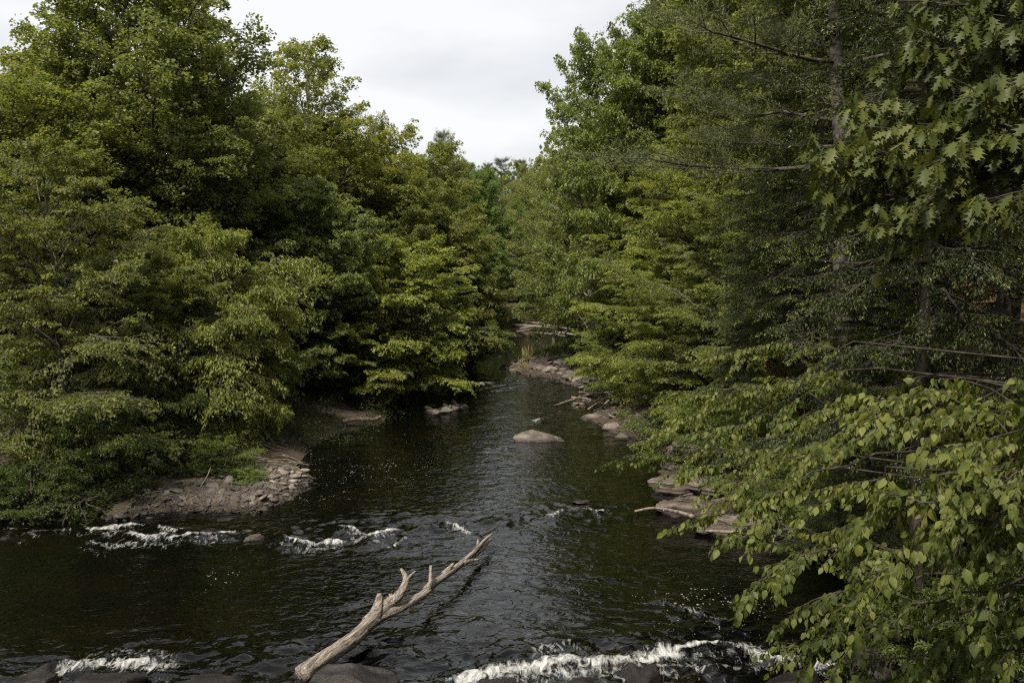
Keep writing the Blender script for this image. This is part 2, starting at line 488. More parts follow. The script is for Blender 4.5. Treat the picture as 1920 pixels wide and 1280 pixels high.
def build_water():
    ys = np.concatenate([np.linspace(-60, 13.5, 70)[:-1], np.geomspace(13.5, 90, 620), np.linspace(91, 175, 60)])
    xs = np.concatenate([np.linspace(-40, -15, 60)[:-1], np.linspace(-15, 9, 360), np.linspace(9.5, 45, 60)])
    X, Y = np.meshgrid(xs, ys)
    wx = X + 0.5 * fbm(X * 0.5, Y * 0.5, 2, 31)
    wy = Y + 0.5 * fbm(X * 0.5 + 9, Y * 0.5, 2, 37)
    rough = np.zeros(X.shape)
    for pts, w, s in ROUGH:
        rough = np.maximum(rough, s * np.exp(-(seg_dist(X, Y, pts) / w) ** 2))
    foam = np.zeros(X.shape)
    for pts, w, s in FOAM:
        d = seg_dist(X, Y, pts)
        tail = seg_dist(X + 0.10 * np.sin(Y * 3), Y + 0.35 + w, pts)
        foam = np.maximum(foam, 0.62 * s * np.exp(-(tail / (w * 2.2 + 0.12)) ** 2))
        foam = np.maximum(foam, s * np.exp(-(d / (w * 1.5)) ** 2))
    spk = np.zeros(X.shape)
    for c, r, s in SPECK:
        p = G(*c)
        q = G(c[0] + r[0], c[1])
        y1, y0 = G(c[0], c[1] - r[1])[1], G(c[0], c[1] + r[1])[1]
        spk = np.maximum(spk, s * np.exp(-((X - p[0]) / (q[0] - p[0])) ** 2 - ((Y - p[1]) / ((y1 - y0) / 2)) ** 2))
    # ripples: choppy everywhere, calmer by the left bank pool
    calm = 0.5 + 0.5 * sstep(-8, -3, X) * (1 - 0.55 * sstep(2.5, 6, X)) + 0.25 * fbm(X * 0.25, Y * 0.12, 3, 77)
    h = 0.036 * fbm(wx * 0.9, wy * 1.3, 2, 3) + 0.016 * fbm(wx * 2.4, wy * 3.6, 1, 11)
    rid = 0.5 - np.abs(vnoise(wx * 3.2, wy * 5.2, 21)) * 2
    h = h + 0.004 * rid
    h = 0.72 * h * calm * (1.0 + 0.25 * sstep(40, 60, Y))
    h = h + rough * (0.13 * fbm(wx * 1.4, wy * 2.0, 4, 41, 0.6) + 0.04)
    h = h + np.clip(foam, 0, 1) * (0.05 + 0.10 * fbm(X * 4, Y * 4, 3, 51))
    # the sheet drops over the boulder lip at the foot of the picture
    lip = 15.55 + 0.25 * np.sin(X * 0.8)
    h = h - 0.75 * (1 - sstep(lip - 0.9, lip - 0.1, Y))
    V = np.stack([X, Y, h], -1).reshape(-1, 3)
    nx, ny = len(xs), len(ys)
    i = np.arange(nx * ny).reshape(ny, nx)
    Q = np.stack([i[:-1, :-1], i[:-1, 1:], i[1:, 1:], i[1:, :-1]], -1).reshape(-1, 4)
    m, N, L, out = new_mat('dark_river_water')
    geo = N.new('ShaderNodeNewGeometry')
    pos = geo.outputs['Position']
    a1 = N.new('ShaderNodeAttribute'); a1.attribute_name = 'foam'
    a2 = N.new('ShaderNodeAttribute'); a2.attribute_name = 'speck'
    mp = N.new('ShaderNodeMapping'); mp.inputs['Scale'].default_value = (1.5, 0.6, 1)
    L.new(pos, mp.inputs['Vector'])
    nf = noise(N, L, 4.2, 10, 0.74, mp.outputs['Vector'])
    nf.inputs['Distortion'].default_value = 1.4
    ma = N.new('ShaderNodeMath'); ma.operation = 'MULTIPLY_ADD'
    L.new(nf.outputs['Fac'], ma.inputs[0]); ma.inputs[1].default_value = 4.0
    sb = N.new('ShaderNodeMath'); sb.operation = 'MULTIPLY_ADD'
    L.new(a1.outputs['Fac'], sb.inputs[0]); sb.inputs[1].default_value = 1.5; sb.inputs[2].default_value = -3.05
    L.new(sb.outputs[0], ma.inputs[2])
    mr = N.new('ShaderNodeMapRange'); L.new(ma.outputs[0], mr.inputs['Value'])
    mr.inputs['From Min'].default_value = 0.0; mr.inputs['From Max'].default_value = 1.5
    # floating flecks of froth
    vo = N.new('ShaderNodeTexVoronoi'); vo.inputs['Scale'].default_value = 19.0
    mpv = N.new('ShaderNodeMapping'); mpv.inputs['Scale'].default_value = (0.8, 0.62, 0.2)
    L.new(pos, mpv.inputs['Vector']); L.new(mpv.outputs[0], vo.inputs['Vector'])
    nv = noise(N, L, 0.9, 3, 0.6, pos)
    nvc = N.new('ShaderNodeMapRange'); L.new(nv.outputs['Fac'], nvc.inputs['Value'])
    nvc.inputs['From Min'].default_value = 0.42; nvc.inputs['From Max'].default_value = 0.7
    nv.inputs['Scale'].default_value = 1.6; nv.inputs['Distortion'].default_value = 1.5
    th = N.new('ShaderNodeMath'); th.operation = 'MULTIPLY'
    L.new(a2.outputs['Fac'], th.inputs[0]); L.new(nvc.outputs[0], th.inputs[1])
    th2 = N.new('ShaderNodeMath'); th2.operation = 'MULTIPLY'
    L.new(th.outputs[0], th2.inputs[0]); th2.inputs[1].default_value = 0.42
    lt = N.new('ShaderNodeMath'); lt.operation = 'LESS_THAN'
    L.new(vo.outputs['Distance'], lt.inputs[0]); L.new(th2.outputs[0], lt.inputs[1])
    cs = N.new('ShaderNodeSeparateColor'); L.new(vo.outputs['Color'], cs.inputs[0])
    gt = N.new('ShaderNodeMath'); gt.operation = 'GREATER_THAN'; L.new(cs.outputs[0], gt.inputs[0]); gt.inputs[1].default_value = 0.55
    sp = N.new('ShaderNodeMath'); sp.operation = 'MULTIPLY'; L.new(lt.outputs[0], sp.inputs[0]); L.new(gt.outputs[0], sp.inputs[1])
    mx = N.new('ShaderNodeMath'); mx.operation = 'MAXIMUM'; spd = N.new('ShaderNodeMath'); spd.operation = 'MULTIPLY'; L.new(sp.outputs[0], spd.inputs[0]); spd.inputs[1].default_value = 0.30
    L.new(spd.outputs[0], mx.inputs[0]); L.new(mr.outputs[0], mx.inputs[1])
    cl = N.new('ShaderNodeMath'); cl.operation = 'MINIMUM'; L.new(mx.outputs[0], cl.inputs[0]); cl.inputs[1].default_value = 0.96
    # water body
    nb = noise(N, L, 0.35, 4, 0.6, pos)
    rb = ramp(N, [(0.45, (0.0010, 0.0012, 0.0012)), (0.8, (0.004, 0.0026, 0.0014))])
    L.new(nb.outputs['Fac'], rb.inputs['Fac'])
    pw = N.new('ShaderNodeBsdfPrincipled')
    L.new(rb.outputs['Color'], pw.inputs['Base Color'])
    pw.inputs['Roughness'].default_value = 0.03
    pw.inputs['IOR'].default_value = 1.333
    mpr = N.new('ShaderNodeMapping'); mpr.inputs['Scale'].default_value = (1.0, 1.2, 1)
    L.new(pos, mpr.inputs['Vector'])
    r1 = noise(N, L, 3.1, 2.5, 0.5, mpr.outputs['Vector']); r1.inputs['Distortion'].default_value = 1.1
    b = N.new('ShaderNodeBump'); b.inputs['Strength'].default_value = 1.0; b.inputs['Distance'].default_value = 0.032
    L.new(r1.outputs['Fac'], b.inputs['Height'])
    L.new(b.outputs[0], pw.inputs['Normal'])
    pf = N.new('ShaderNodeBsdfPrincipled')
    pf.inputs['Base Color'].default_value = (0.78, 0.78, 0.76, 1)
    pf.inputs['Roughness'].default_value = 0.7
    bf = N.new('ShaderNodeBump'); bf.inputs['Strength'].default_value = 0.5; bf.inputs['Distance'].default_value = 0.03
    L.new(nf.outputs['Fac'], bf.inputs['Height']); L.new(bf.outputs[0], pf.inputs['Normal'])
    ms = N.new('ShaderNodeMixShader')
    L.new(cl.outputs[0], ms.inputs[0]); L.new(pw.outputs[0], ms.inputs[1]); L.new(pf.outputs[0], ms.inputs[2])
    L.new(ms.outputs[0], out.inputs['Surface'])
    me = mesh_from('water', V, [Q], m, {'foam': ('POINT', foam.ravel()), 'speck': ('POINT', spk.ravel())}, smooth=True)
    o = link('water', me)
    tag(o, 'dark rippled river water with white riffles', 'river', kind='structure')


build_water()

# ---------------------------------------------------------------- tubes and leaves


class Tubes:
    def __init__(s):
        s.V, s.F, s.n = [], [], 0

    def add(s, P, R, k=6, jit=None, cap=True):
        P = np.asarray(P, float)
        R = np.asarray(R, float)
        T = unit(np.gradient(P, axis=0))
        ref = np.array([0, 0, 1.0]) if abs(T[0][2]) < 0.8 else np.array([1.0, 0, 0])
        A = unit(np.cross(T, ref))
        B = np.cross(T, A)
        th = np.arange(k) * 2 * np.pi / k
        rr = R[:, None] * (jit if jit is not None else 1.0)
        ring = P[:, None] + (A[:, None] * np.cos(th)[None, :, None] + B[:, None] * np.sin(th)[None, :, None]) * np.broadcast_to(rr, (len(P), k))[:, :, None]
        n = len(P)
        i = np.arange(n * k).reshape(n, k) + s.n
        q = np.stack([i[:-1], np.roll(i, -1, 1)[:-1], np.roll(i, -1, 1)[1:], i[1:]], -1).reshape(-1, 4)
        s.V.append(ring.reshape(-1, 3))
        s.F.append(q)
        s.n += n * k
        if cap:
            s.V.append(np.stack([P[0], P[-1]]))
            c0, c1 = s.n, s.n + 1
            s.n += 2
            s.F.append(np.stack([np.roll(i[0], -1), i[0], np.full(k, c0)], -1))
            s.F.append(np.stack([i[-1], np.roll(i[-1], -1), np.full(k, c1)], -1))

    def mesh(s, name, mat, smooth=True):
        return mesh_from(name, np.concatenate(s.V), s.F, mat, smooth=smooth)


def quad_leaves(P, A, Nn, size, asp=0.55, fold=0.12):
    """diamond leaves folded along the midrib"""
    A = unit(A)
    S = unit(np.cross(Nn, A))
    N2 = np.cross(A, S)
    sz = size[:, None]
    mid = P + A * sz * 0.45
    V = np.stack([P, mid + S * sz * asp * 0.5 + N2 * sz * fold, P + A * sz, mid - S * sz * asp * 0.5 + N2 * sz * fold], 1)
    return V.reshape(-1, 3), np.arange(len(P) * 4).reshape(-1, 4)


def template_leaves(T, faces, P, A, Nn, size, curl):
    A = unit(A)
    S = unit(np.cross(Nn, A))
    N2 = np.cross(A, S)
    sz = size[:, None, None]
    t, w, z = T[:, 0][None, :, None], T[:, 1][None, :, None], T[:, 2][None, :, None]
    zz = z - curl[:, None, None] * t * t
    V = P[:, None] + (A[:, None] * t + S[:, None] * w + N2[:, None] * zz) * sz
    k = len(T)
    Fs = []
    for n in (3, 4):
        f = np.array([q for q in faces if len(q) == n])
        if len(f):
            Fs.append((np.arange(len(P))[:, None, None] * k + f[None]).reshape(-1, n))
    return V.reshape(-1, 3), Fs


def ovate_template():
    rows = [(0.12, 0.13), (0.3, 0.29), (0.52, 0.30), (0.76, 0.18)]
    T = [(0, 0, 0)]
    for t, w in rows:
        T += [(t, -w, w * 0.28), (t, 0, 0), (t, w, w * 0.28)]
    T.append((1.0, 0, 0))
    Fc = [(0, 2, 1), (0, 3, 2)]
    for r in range(len(rows) - 1):
        a = 1 + 3 * r
        Fc += [(a, a + 1, a + 4, a + 3), (a + 1, a + 2, a + 5, a + 4)]
    a = 1 + 3 * (len(rows) - 1)
    e = len(T) - 1
    Fc += [(a, a + 1, e), (a + 1, a + 2, e)]
    return np.array(T, float), Fc


def lobed_template():
    o = [(0.10, 0.02), (0.16, 0.05), (0.30, 0.25), (0.29, 0.15), (0.36, 0.13), (0.55, 0.38), (0.51, 0.26), (0.51, 0.15), (0.58, 0.14), (0.80, 0.36), (0.74, 0.23), (0.75, 0.12), (0.80, 0.11), (0.92, 0.20), (0.89, 0.08)]
    m = [0.08, 0.13, 0.20, 0.25, 0.33, 0.40, 0.45, 0.50, 0.56, 0.63, 0.69, 0.73, 0.79, 0.84, 0.88]
    T = [(0, 0, 0)]
    for (t, w), mm in zip(o, m):
        T += [(t, -w, w * 0.2), (mm, 0, 0), (t, w, w * 0.2)]
    T.append((1.0, 0, 0))
    Fc = [(0, 2, 1), (0, 3, 2)]
    for r in range(len(o) - 1):
        a = 1 + 3 * r
        Fc += [(a, a + 1, a + 4, a + 3), (a + 1, a + 2, a + 5, a + 4)]
    a = 1 + 3 * (len(o) - 1)
    e = len(T) - 1
    Fc += [(a, a + 1, e), (a + 1, a + 2, e)]
    return np.array(T, float), Fc


UP = np.array([0, 0, 1.0])


def perp_up(d):
    """normal nearest to up and perpendicular to d"""
    n = UP - d * (d @ UP)[..., None] if d.ndim > 1 else UP - d * (d @ UP)
    return unit(n)


def bez(p0, d0, L, curve, n=6):
    """polyline starting at p0 along d0 that bends by the vector curve over its length"""
    t = np.linspace(0, 1, n)[:, None]
    return p0 + d0 * L * t + curve * L * t * t * 0.5


def gen_tree(seed, H, R, base, env, n1=40, el=(70, 15), droop=0.3, n2=8, n3=3, nl=26, leaf=0.12, asp=0.6,
             spray=0.42, flat=0.85, leafdown=0.25, r0=0.2, lean=(0, 0), l2=0.42, lobes=0.35, bark='bark', mat='leaf',
             needle=False, tipbias=0.45, lowtrunks=0):
    rng = np.random.default_rng(seed)
    tb = Tubes()
    nt = 12
    tt = np.linspace(0, 1, nt)
    wob = np.cumsum(rng.normal(0, 0.012 * H, (nt, 2)), 0) * 0.5
    wob -= wob[0]
    TP = np.stack([lean[0] * tt + wob[:, 0], lean[1] * tt + wob[:, 1], tt * H * 0.97], -1)
    TR = r0 * (1 - tt) ** 0.8 + 0.015
    TR[0] *= 1.35
    tb.add(TP, TR, 9)

    def trunk_at(z):
        u = np.clip(z / (H * 0.97), 0, 1)
        return np.array([np.interp(u, tt, TP[:, i]) for i in range(3)]), np.interp(u, tt, TR)
    ph = rng.uniform(0, 6.28, 4)
    SP, SD, SO = [], [], []       # spray position, direction, outwardness
    for i in range(n1):
        u = (i + rng.uniform(0.1, 0.9)) / n1
        t = base + (1 - base) * u
        az = i * 2.39996 + rng.uniform(-0.5, 0.5)
        lob = 1 + lobes * (math.sin(2 * az + ph[0] + 5 * t) * 0.6 + math.sin(3 * az + ph[1] - 8 * t) * 0.4) + rng.uniform(-0.18, 0.14)
        Lr = max(0.25, R * env(u) * lob)
        e = math.radians(el[1] + (el[0] - el[1]) * u + rng.uniform(-9, 9))
        Lb = Lr / max(0.35, math.cos(e))
        Lb = min(Lb, Lr * 1.7)
        d0 = np.array([math.cos(az) * math.cos(e), math.sin(az) * math.cos(e), math.sin(e)])
        z0 = max(base * H * 0.7, t * H - Lb * math.sin(e) * 0.7)
        z0 = min(z0, H * 0.95)
        p0, rt = trunk_at(z0)
        side = np.cross(d0, UP)
        curve = np.array([0, 0, -droop * 2]) + side * rng.uniform(-0.25, 0.25)
        P = bez(p0, d0, Lb, curve, 7)
        P[1:-1] += rng.normal(0, 0.02 * Lb, (5, 3))
        rb = min(rt * 0.5, 0.010 + 0.011 * Lb)
        tb.add(P, rb * (1 - np.linspace(0, 1, 7)) ** 0.7 + 0.006, 5, cap=False)
        nn = max(2, int(n2 * (0.5 + 0.5 * Lb / R)))
        for j in range(nn):
            v = 0.22 + 0.78 * (j + rng.uniform(0, 1)) / nn
            k = v * 6
            k0 = min(5, int(k))
            p = P[k0] + (P[k0 + 1] - P[k0]) * (k - k0)
            dd = unit(P[k0 + 1] - P[k0])
            sgn = 1 if j % 2 else -1
            s = unit(np.cross(dd, UP)) * sgn
            d2 = unit(dd * rng.uniform(0.5, 1.1) + s * rng.uniform(0.5, 1.0) + UP * rng.uniform(-0.15, 0.35) * (1.3 - flat))
            L2 = (l2 * Lb * (1.15 - v) + 0.22 * R * 0.5 + 0.15) * rng.uniform(0.7, 1.2)
            Q = bez(p, d2, L2, np.array([0, 0, -droop]) + rng.normal(0, 0.15, 3), 4)
            tb.add(Q, np.array([1, 0.75, 0.5, 0.25]) * min(rb * 0.5, 0.006 + 0.008 * L2) + 0.003, 3, cap=False)
            for q in range(n3):
                w = (q + rng.uniform(0.3, 1)) / n3
                kk = w * 3
                k1 = min(2, int(kk))
                pp = Q[k1] + (Q[k1 + 1] - Q[k1]) * (kk - k1)
                SP.append(pp); SD.append(unit(Q[k1 + 1] - Q[k1] + rng.normal(0, 0.35, 3) * np.array([1, 1, 0.3])))
                SO.append(v * 0.6 + w * 0.4)
        SP.append(P[-1]); SD.append(dd); SO.append(1.0)
    # leader top
    for k in range(6):
        SP.append(TP[-1] - np.array([0, 0, k * 0.03 * H * 0.5])); SD.append(unit(rng.normal(0, 0.5, 3) + UP)); SO.append(1)
    SP, SD, SO = np.array(SP), np.array(SD), np.array(SO)
    ns = len(SP)
    SN = perp_up(SD)
    ssz = spray * rng.uniform(0.65, 1.3, ns)
    SS = np.cross(SD, SN)
    cnt = ns * nl
    a = rng.random((ns, nl)) ** 0.8
    b = rng.uniform(-1, 1, (ns, nl)) * np.sin(np.pi * np.clip(a, 0.05, 1) ** 0.8) * 0.55 + rng.normal(0, 0.05, (ns, nl))
    c = rng.normal(0, 1, (ns, nl)) * (1 - flat) * 0.5
    dr = -leafdown * a * a * 0.9
    P = SP[:, None] + (SD[:, None] * (a - 0.25)[..., None] + SS[:, None] * b[..., None] + SN[:, None] * c[..., None]) * ssz[:, None, None]
    P[..., 2] += dr * ssz[:, None]
    stone = rng.random(ns)
    if needle:
        axis = SD[:, None] * 0.35 + SN[:, None] * rng.uniform(-0.2, 1.0, (ns, nl, 1)) + rng.normal(0, 0.6, (ns, nl, 3))
        nor = rng.normal(0, 1, (ns, nl, 3))
    else:
        axis = SD[:, None] * 0.7 + SS[:, None] * np.sign(b)[..., None] * rng.uniform(0.2, 1.0, (ns, nl, 1)) + rng.normal(0, 0.35, (ns, nl, 3))
        axis[..., 2] -= leafdown * rng.uniform(0.2, 2.2, (ns, nl))
        nor = SN[:, None] + rng.normal(0, 1, (ns, nl, 3)) * (0.3 + 0.9 * (1 - flat))
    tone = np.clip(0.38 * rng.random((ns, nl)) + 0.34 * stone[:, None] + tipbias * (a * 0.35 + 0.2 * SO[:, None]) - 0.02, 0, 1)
    sz = leaf * rng.uniform(0.65, 1.25, cnt)
    V, Q = quad_leaves(P.reshape(-1, 3), axis.reshape(-1, 3), nor.reshape(-1, 3), sz, asp)
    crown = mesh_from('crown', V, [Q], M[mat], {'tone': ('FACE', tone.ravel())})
    trunk = tb.mesh('trunk', M[bark])
    return dict(crown=crown, trunk=trunk, H=H, R=R, W=2 * R, nleaf=cnt)


rnd = lambda u: max(0.08, 1 - abs((u - 0.46) / 0.58) ** 2.6) ** 0.55
ovoid = lambda u: (math.sin(math.pi * (0.12 + 0.86 * u)) ** 0.6) * (1.0 - 0.25 * u)
wide = lambda u: (1 - u ** 2.2) ** 0.6 * (0.8 + 0.2 * math.sin(3 * u))
column = lambda u: math.sin(math.pi * (0.15 + 0.83 * u)) ** 0.5
cone = lambda u: (1 - u) ** 0.75 * 1.0 + 0.06
dome = lambda u: (1 - u ** 2.5) ** 0.5
vase = lambda u: (0.55 + 0.6 * u) * (1 - u ** 5) ** 0.5

A = {}
A['maple'] = gen_tree(1, 10, 3.1, 0.17, rnd, n1=46, el=(62, 5), droop=0.22, n2=10, n3=4, nl=46, leaf=0.125, asp=0.8, spray=0.55, flat=0.88, leafdown=0.6, r0=0.14, lobes=0.55)
A['broad'] = gen_tree(2, 15, 3.9, 0.06, rnd, n1=64, el=(68, 12), droop=0.2, n2=11, n3=4, nl=44, leaf=0.135, asp=0.7, spray=0.62, flat=0.8, leafdown=0.5, r0=0.2, lobes=0.5)
A['cottonwood'] = gen_tree(3, 19, 4.8, 0.12, rnd, n1=84, el=(66, 25), droop=0.15, n2=12, n3=4, nl=42, leaf=0.14, asp=0.9, spray=0.62, flat=0.5, leafdown=0.4, r0=0.28, lobes=0.5)
A['birch'] = gen_tree(4, 11, 3.9, 0.04, rnd, n1=50, el=(62, 15), droop=0.3, n2=12, n3=4, nl=40, leaf=0.105, asp=0.65, spray=0.5, flat=0.85, leafdown=0.45, r0=0.085, lobes=0.8, bark='bark', mat='leaf_olive')
A['ash'] = gen_tree(5, 8.5, 3.0, 0.05, rnd, n1=44, el=(64, 12), droop=0.4, n2=9, n3=4, nl=46, leaf=0.135, asp=0.42, spray=0.55, flat=0.8, leafdown=0.95, r0=0.1, lobes=0.6)
A['open'] = gen_tree(6, 18, 3.4, 0.2, column, n1=50, el=(62, 25), droop=0.12, n2=9, n3=3, nl=34, leaf=0.145, asp=0.7, spray=0.55, flat=0.6, leafdown=0.5, r0=0.18, lobes=0.6, bark='bark_pale')
A['beech'] = gen_tree(7, 12, 4.0, 0.04, rnd, n1=60, el=(55, 0), droop=0.15, n2=11, n3=4, nl=50, leaf=0.11, asp=0.62, spray=0.6, flat=0.9, leafdown=0.4, r0=0.12, lobes=0.6, bark='bark', mat='leaf_yellow')
A['pine'] = gen_tree(8, 21, 4.6, 0.42, cone, n1=34, el=(35, 2), droop=-0.05, n2=11, n3=5, nl=110, leaf=0.115, asp=0.12, spray=0.5, flat=0.6, leafdown=0, r0=0.24, needle=True, bark='bark_fleck', mat='needle', lobes=0.4, tipbias=0.3)
A['hemlock'] = gen_tree(9, 18, 3.4, 0.2, cone, n1=84, el=(20, -8), droop=0.12, n2=12, n3=4, nl=60, leaf=0.07, asp=0.42, spray=0.48, flat=0.93, leafdown=0.35, r0=0.2, bark='bark_dark', mat='hemlock', lobes=0.3, tipbias=0.55)
A['shrub'] = gen_tree(10, 2.6, 1.7, 0.02, rnd, n1=22, el=(70, 10), droop=0.25, n2=6, n3=3, nl=30, leaf=0.10, asp=0.6, spray=0.38, flat=0.8, leafdown=0.5, r0=0.025, lobes=0.6)
A['river_tree'] = gen_tree(11, 9.5, 3.4, 0.2, rnd, n1=34, el=(60, 10), droop=0.2, n2=8, n3=3, nl=30, leaf=0.13, asp=0.6, spray=0.55, flat=0.75, leafdown=0.5, r0=0.15, lean=(-1.8, 0), lobes=0.6, bark='bark_dark', mat='leaf_yellow')

_used = set()


def plant(arch, name, px, top, Y, w, label, group=None, tint=(1, 1, 1), rot=None, cat='tree', base_z=None, ls=None):
    a = A[arch]
    X = at(px, 480, Y)[0]
    ztop = at(px, top, Y)[2]
    zb = tz(X, Y) - 0.12 if base_z is None else base_z
    root = bpy.data.objects.new(name, None)
    COL.objects.link(root)
    root.empty_display_size = 0.4
    root.location = (X, Y, zb)
    sxy = (w / F * Y) / a['W'] * 1.0
    sz = (ztop - zb) / a['H']
    root.scale = (sxy, sxy, sz)
    k = abs(hash((round(px), round(Y * 10)))) % 628 / 100.0 if rot is None else rot
    root.rotation_euler = (0, 0, k)
    tr = link('trunk', a['trunk'], root)
    cr = link('crown', a['crown'], root)
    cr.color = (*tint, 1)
    tag(root, label, cat, group)
    return root


LB, RB = 'trees along the left bank', 'trees along the right bank'
T = plant
# left bank, front row (nearest first)
T('birch', 'birch_tree', 110, 262, 30, 400, 'olive leaved birch with thin pale branches at the left edge of the photo', LB, (1.0, 1.0, 0.9), 0.4)
T('birch', 'birch_tree', 265, 470, 33.5, 260, 'small yellowish birch overhanging the cobble beach', LB, (1.05, 1.1, 0.9), 2.4)
T('ash', 'ash_tree', 400, 408, 35.5, 290, 'light green drooping tree in front of the tall cottonwood', LB, (1.15, 1.15, 0.9), 1.0)
T('ash', 'ash_tree', 450, 600, 38.5, 190, 'low light green tree leaning over the brown dirt bank', LB, (0.98, 1.05, 0.9), 3.6)
T('maple', 'maple_tree', 588, 345, 43.5, 200, 'dark green maple, narrow and tall, between the light green tree and the bright maple', LB, (0.85, 0.95, 0.9), 0.7)
T('maple', 'maple_tree', 570, 560, 43, 150, 'small bright maple right above the bare dirt bank', LB, (1.0, 1.05, 0.9), 3.0)
T('maple', 'maple_tree', 758, 448, 46.5, 230, 'bright yellow green maple leaning out over the dark pool', LB, (1.3, 1.3, 0.9), 1.9)
T('maple', 'maple_tree', 690, 560, 45, 160, 'small maple with tiered branches reaching down to the dark pool', LB, (1.2, 1.15, 0.85), 5.1)
T('cottonwood', 'cottonwood_tree', 300, -75, 41, 430, 'very tall grey green cottonwood rising above the frame', LB, (0.98, 1.0, 1.0), 0.0)
T('broad', 'broadleaf_tree', 60, 95, 45, 360, 'yellow green tree on the far left behind the olive birch', LB, (1.15, 1.05, 0.75), 2.2)
T('broad', 'broadleaf_tree', 480, 270, 46, 250, 'mid green tree just right of the cottonwood trunk', LB, (1.0, 1.0, 0.9), 1.2)
T('open', 'tulip_tree', 565, 85, 55, 230, 'tall light green tree with an airy see-through top beside the cottonwood', LB, (1.2, 1.15, 0.85), 4.0)
T('broad', 'broadleaf_tree', 645, 222, 58, 260, 'rounded yellow green tree with a full sunlit top', LB, (1.3, 1.2, 0.75), 5.2)
T('open', 'tulip_tree', 718, 222, 64, 90, 'slim tree whose thin top pokes above its rounded neighbours', LB, (1.15, 1.1, 0.9), 1.0)
T('broad', 'broadleaf_tree', 745, 320, 56, 190, 'dark green broad tree above the bright yellow green maple', LB, (0.9, 0.92, 0.75), 3.3)
T('broad', 'broadleaf_tree', 815, 268, 74, 160, 'green tree with a rough rounded top beside the distant pine', LB, (1.1, 1.1, 0.9), 0.3)
T('maple', 'maple_tree', 840, 390, 62, 170, 'brownish green tree halfway up the river on the left bank', LB, (1.0, 0.95, 0.75), 2.0)
T('maple', 'maple_tree', 803, 520, 55, 160, 'dark low tree spreading over the narrow channel', LB, (0.85, 0.9, 0.75), 4.2)
T('maple', 'maple_tree', 852, 500, 63, 130, 'dark tree dipping its branches to the water before the river bend', LB, (0.85, 0.9, 0.75), 5.9)
T('broad', 'broadleaf_tree', 900, 318, 88, 120, 'deep green dense tree before the distant pines', LB, (0.72, 0.95, 0.9), 1.5)
T('maple', 'maple_tree', 893, 520, 78, 110, 'small green tree at the bend on the left side of the river', LB, (0.9, 0.9, 0.7), 0.9)
T('maple', 'maple_tree', 895, 440, 84, 90, 'dark green tree at the bend below the dense one', LB, (0.75, 0.9, 0.8), 2.9)
T('pine', 'pine_tree', 838, 245, 92, 95, 'lone thin topped pine sticking out over the left treeline', None, (0.95, 1.0, 1.05), 0.6)
# far end (pine tints raised to stand in for haze)
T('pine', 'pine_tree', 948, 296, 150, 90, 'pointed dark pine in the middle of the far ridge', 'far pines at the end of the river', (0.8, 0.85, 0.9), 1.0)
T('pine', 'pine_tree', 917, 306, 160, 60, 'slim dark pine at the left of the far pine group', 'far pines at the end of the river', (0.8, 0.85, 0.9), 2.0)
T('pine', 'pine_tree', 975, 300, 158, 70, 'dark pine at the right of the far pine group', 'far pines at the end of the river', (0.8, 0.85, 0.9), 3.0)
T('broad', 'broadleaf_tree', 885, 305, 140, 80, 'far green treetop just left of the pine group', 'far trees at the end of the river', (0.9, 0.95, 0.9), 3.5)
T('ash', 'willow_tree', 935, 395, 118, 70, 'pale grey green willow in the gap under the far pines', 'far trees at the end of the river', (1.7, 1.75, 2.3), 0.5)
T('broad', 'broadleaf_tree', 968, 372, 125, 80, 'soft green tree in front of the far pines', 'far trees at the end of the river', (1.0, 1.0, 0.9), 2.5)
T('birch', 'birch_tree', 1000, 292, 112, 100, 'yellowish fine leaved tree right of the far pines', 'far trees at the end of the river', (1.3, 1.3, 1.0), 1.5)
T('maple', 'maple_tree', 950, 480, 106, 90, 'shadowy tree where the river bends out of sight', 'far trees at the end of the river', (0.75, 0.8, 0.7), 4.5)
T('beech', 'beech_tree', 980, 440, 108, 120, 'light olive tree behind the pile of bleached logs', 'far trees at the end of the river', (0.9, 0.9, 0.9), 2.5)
# right bank
T('river_tree', 'leaning_tree', 1100, 400, 62, 240, 'thin dark trunked tree leaning over the gravel bar', RB, (0.95, 0.95, 0.9), 0.2)
T('beech', 'beech_tree', 1015, 395, 103, 150, 'soft olive green tree between the log pile and the gravel bar', RB, (0.85, 0.9, 0.9), 4.0)
T('beech', 'beech_tree', 1100, 295, 92, 210, 'olive green tree with bare pale limbs behind the leaning one', RB, (0.85, 0.9, 0.85), 0.8)
T('open', 'birch_tree', 1110, 102, 55, 190, 'tall open crowned tree with pale forked stems against the sky', RB, (1.0, 1.1, 0.95), 2.4)
T('open', 'birch_tree', 1040, 285, 70, 120, 'slim tree with sparse twigs standing against the sky left of the tall open one', RB, (1.1, 1.1, 0.95), 5.0)
T('broad', 'broadleaf_tree', 1205, 18, 52, 250, 'high dense green tree next to the sky gap', RB, (0.95, 1.05, 0.9), 1.8)
T('broad', 'broadleaf_tree', 1330, -120, 50, 300, 'tall dark tree reaching out of the top of the frame', RB, (0.9, 0.95, 0.8), 0.6)
T('beech', 'beech_tree', 1305, 250, 44, 330, 'sunlit yellow green beech filling the middle of the right bank', RB, (1.25, 1.2, 0.9), 2.9)
T('beech', 'beech_tree', 1222, 330, 51, 215, 'yellow green beech with open tiers beside the gravel bar', RB, (1.25, 1.2, 0.9), 5.1)
T('beech', 'beech_tree', 1192, 520, 49, 170, 'low rounded bright green tree above the driftwood shore', RB, (1.15, 1.2, 0.95), 0.1)
T('beech', 'beech_tree', 1318, 500, 39, 250, 'low bright tree over the flat shore boulder', RB, (1.15, 1.15, 0.9), 1.4)
T('beech', 'beech_tree', 1410, 360, 36, 340, 'dappled green tree in front of the hemlocks', RB, (0.95, 0.95, 0.85), 3.9)
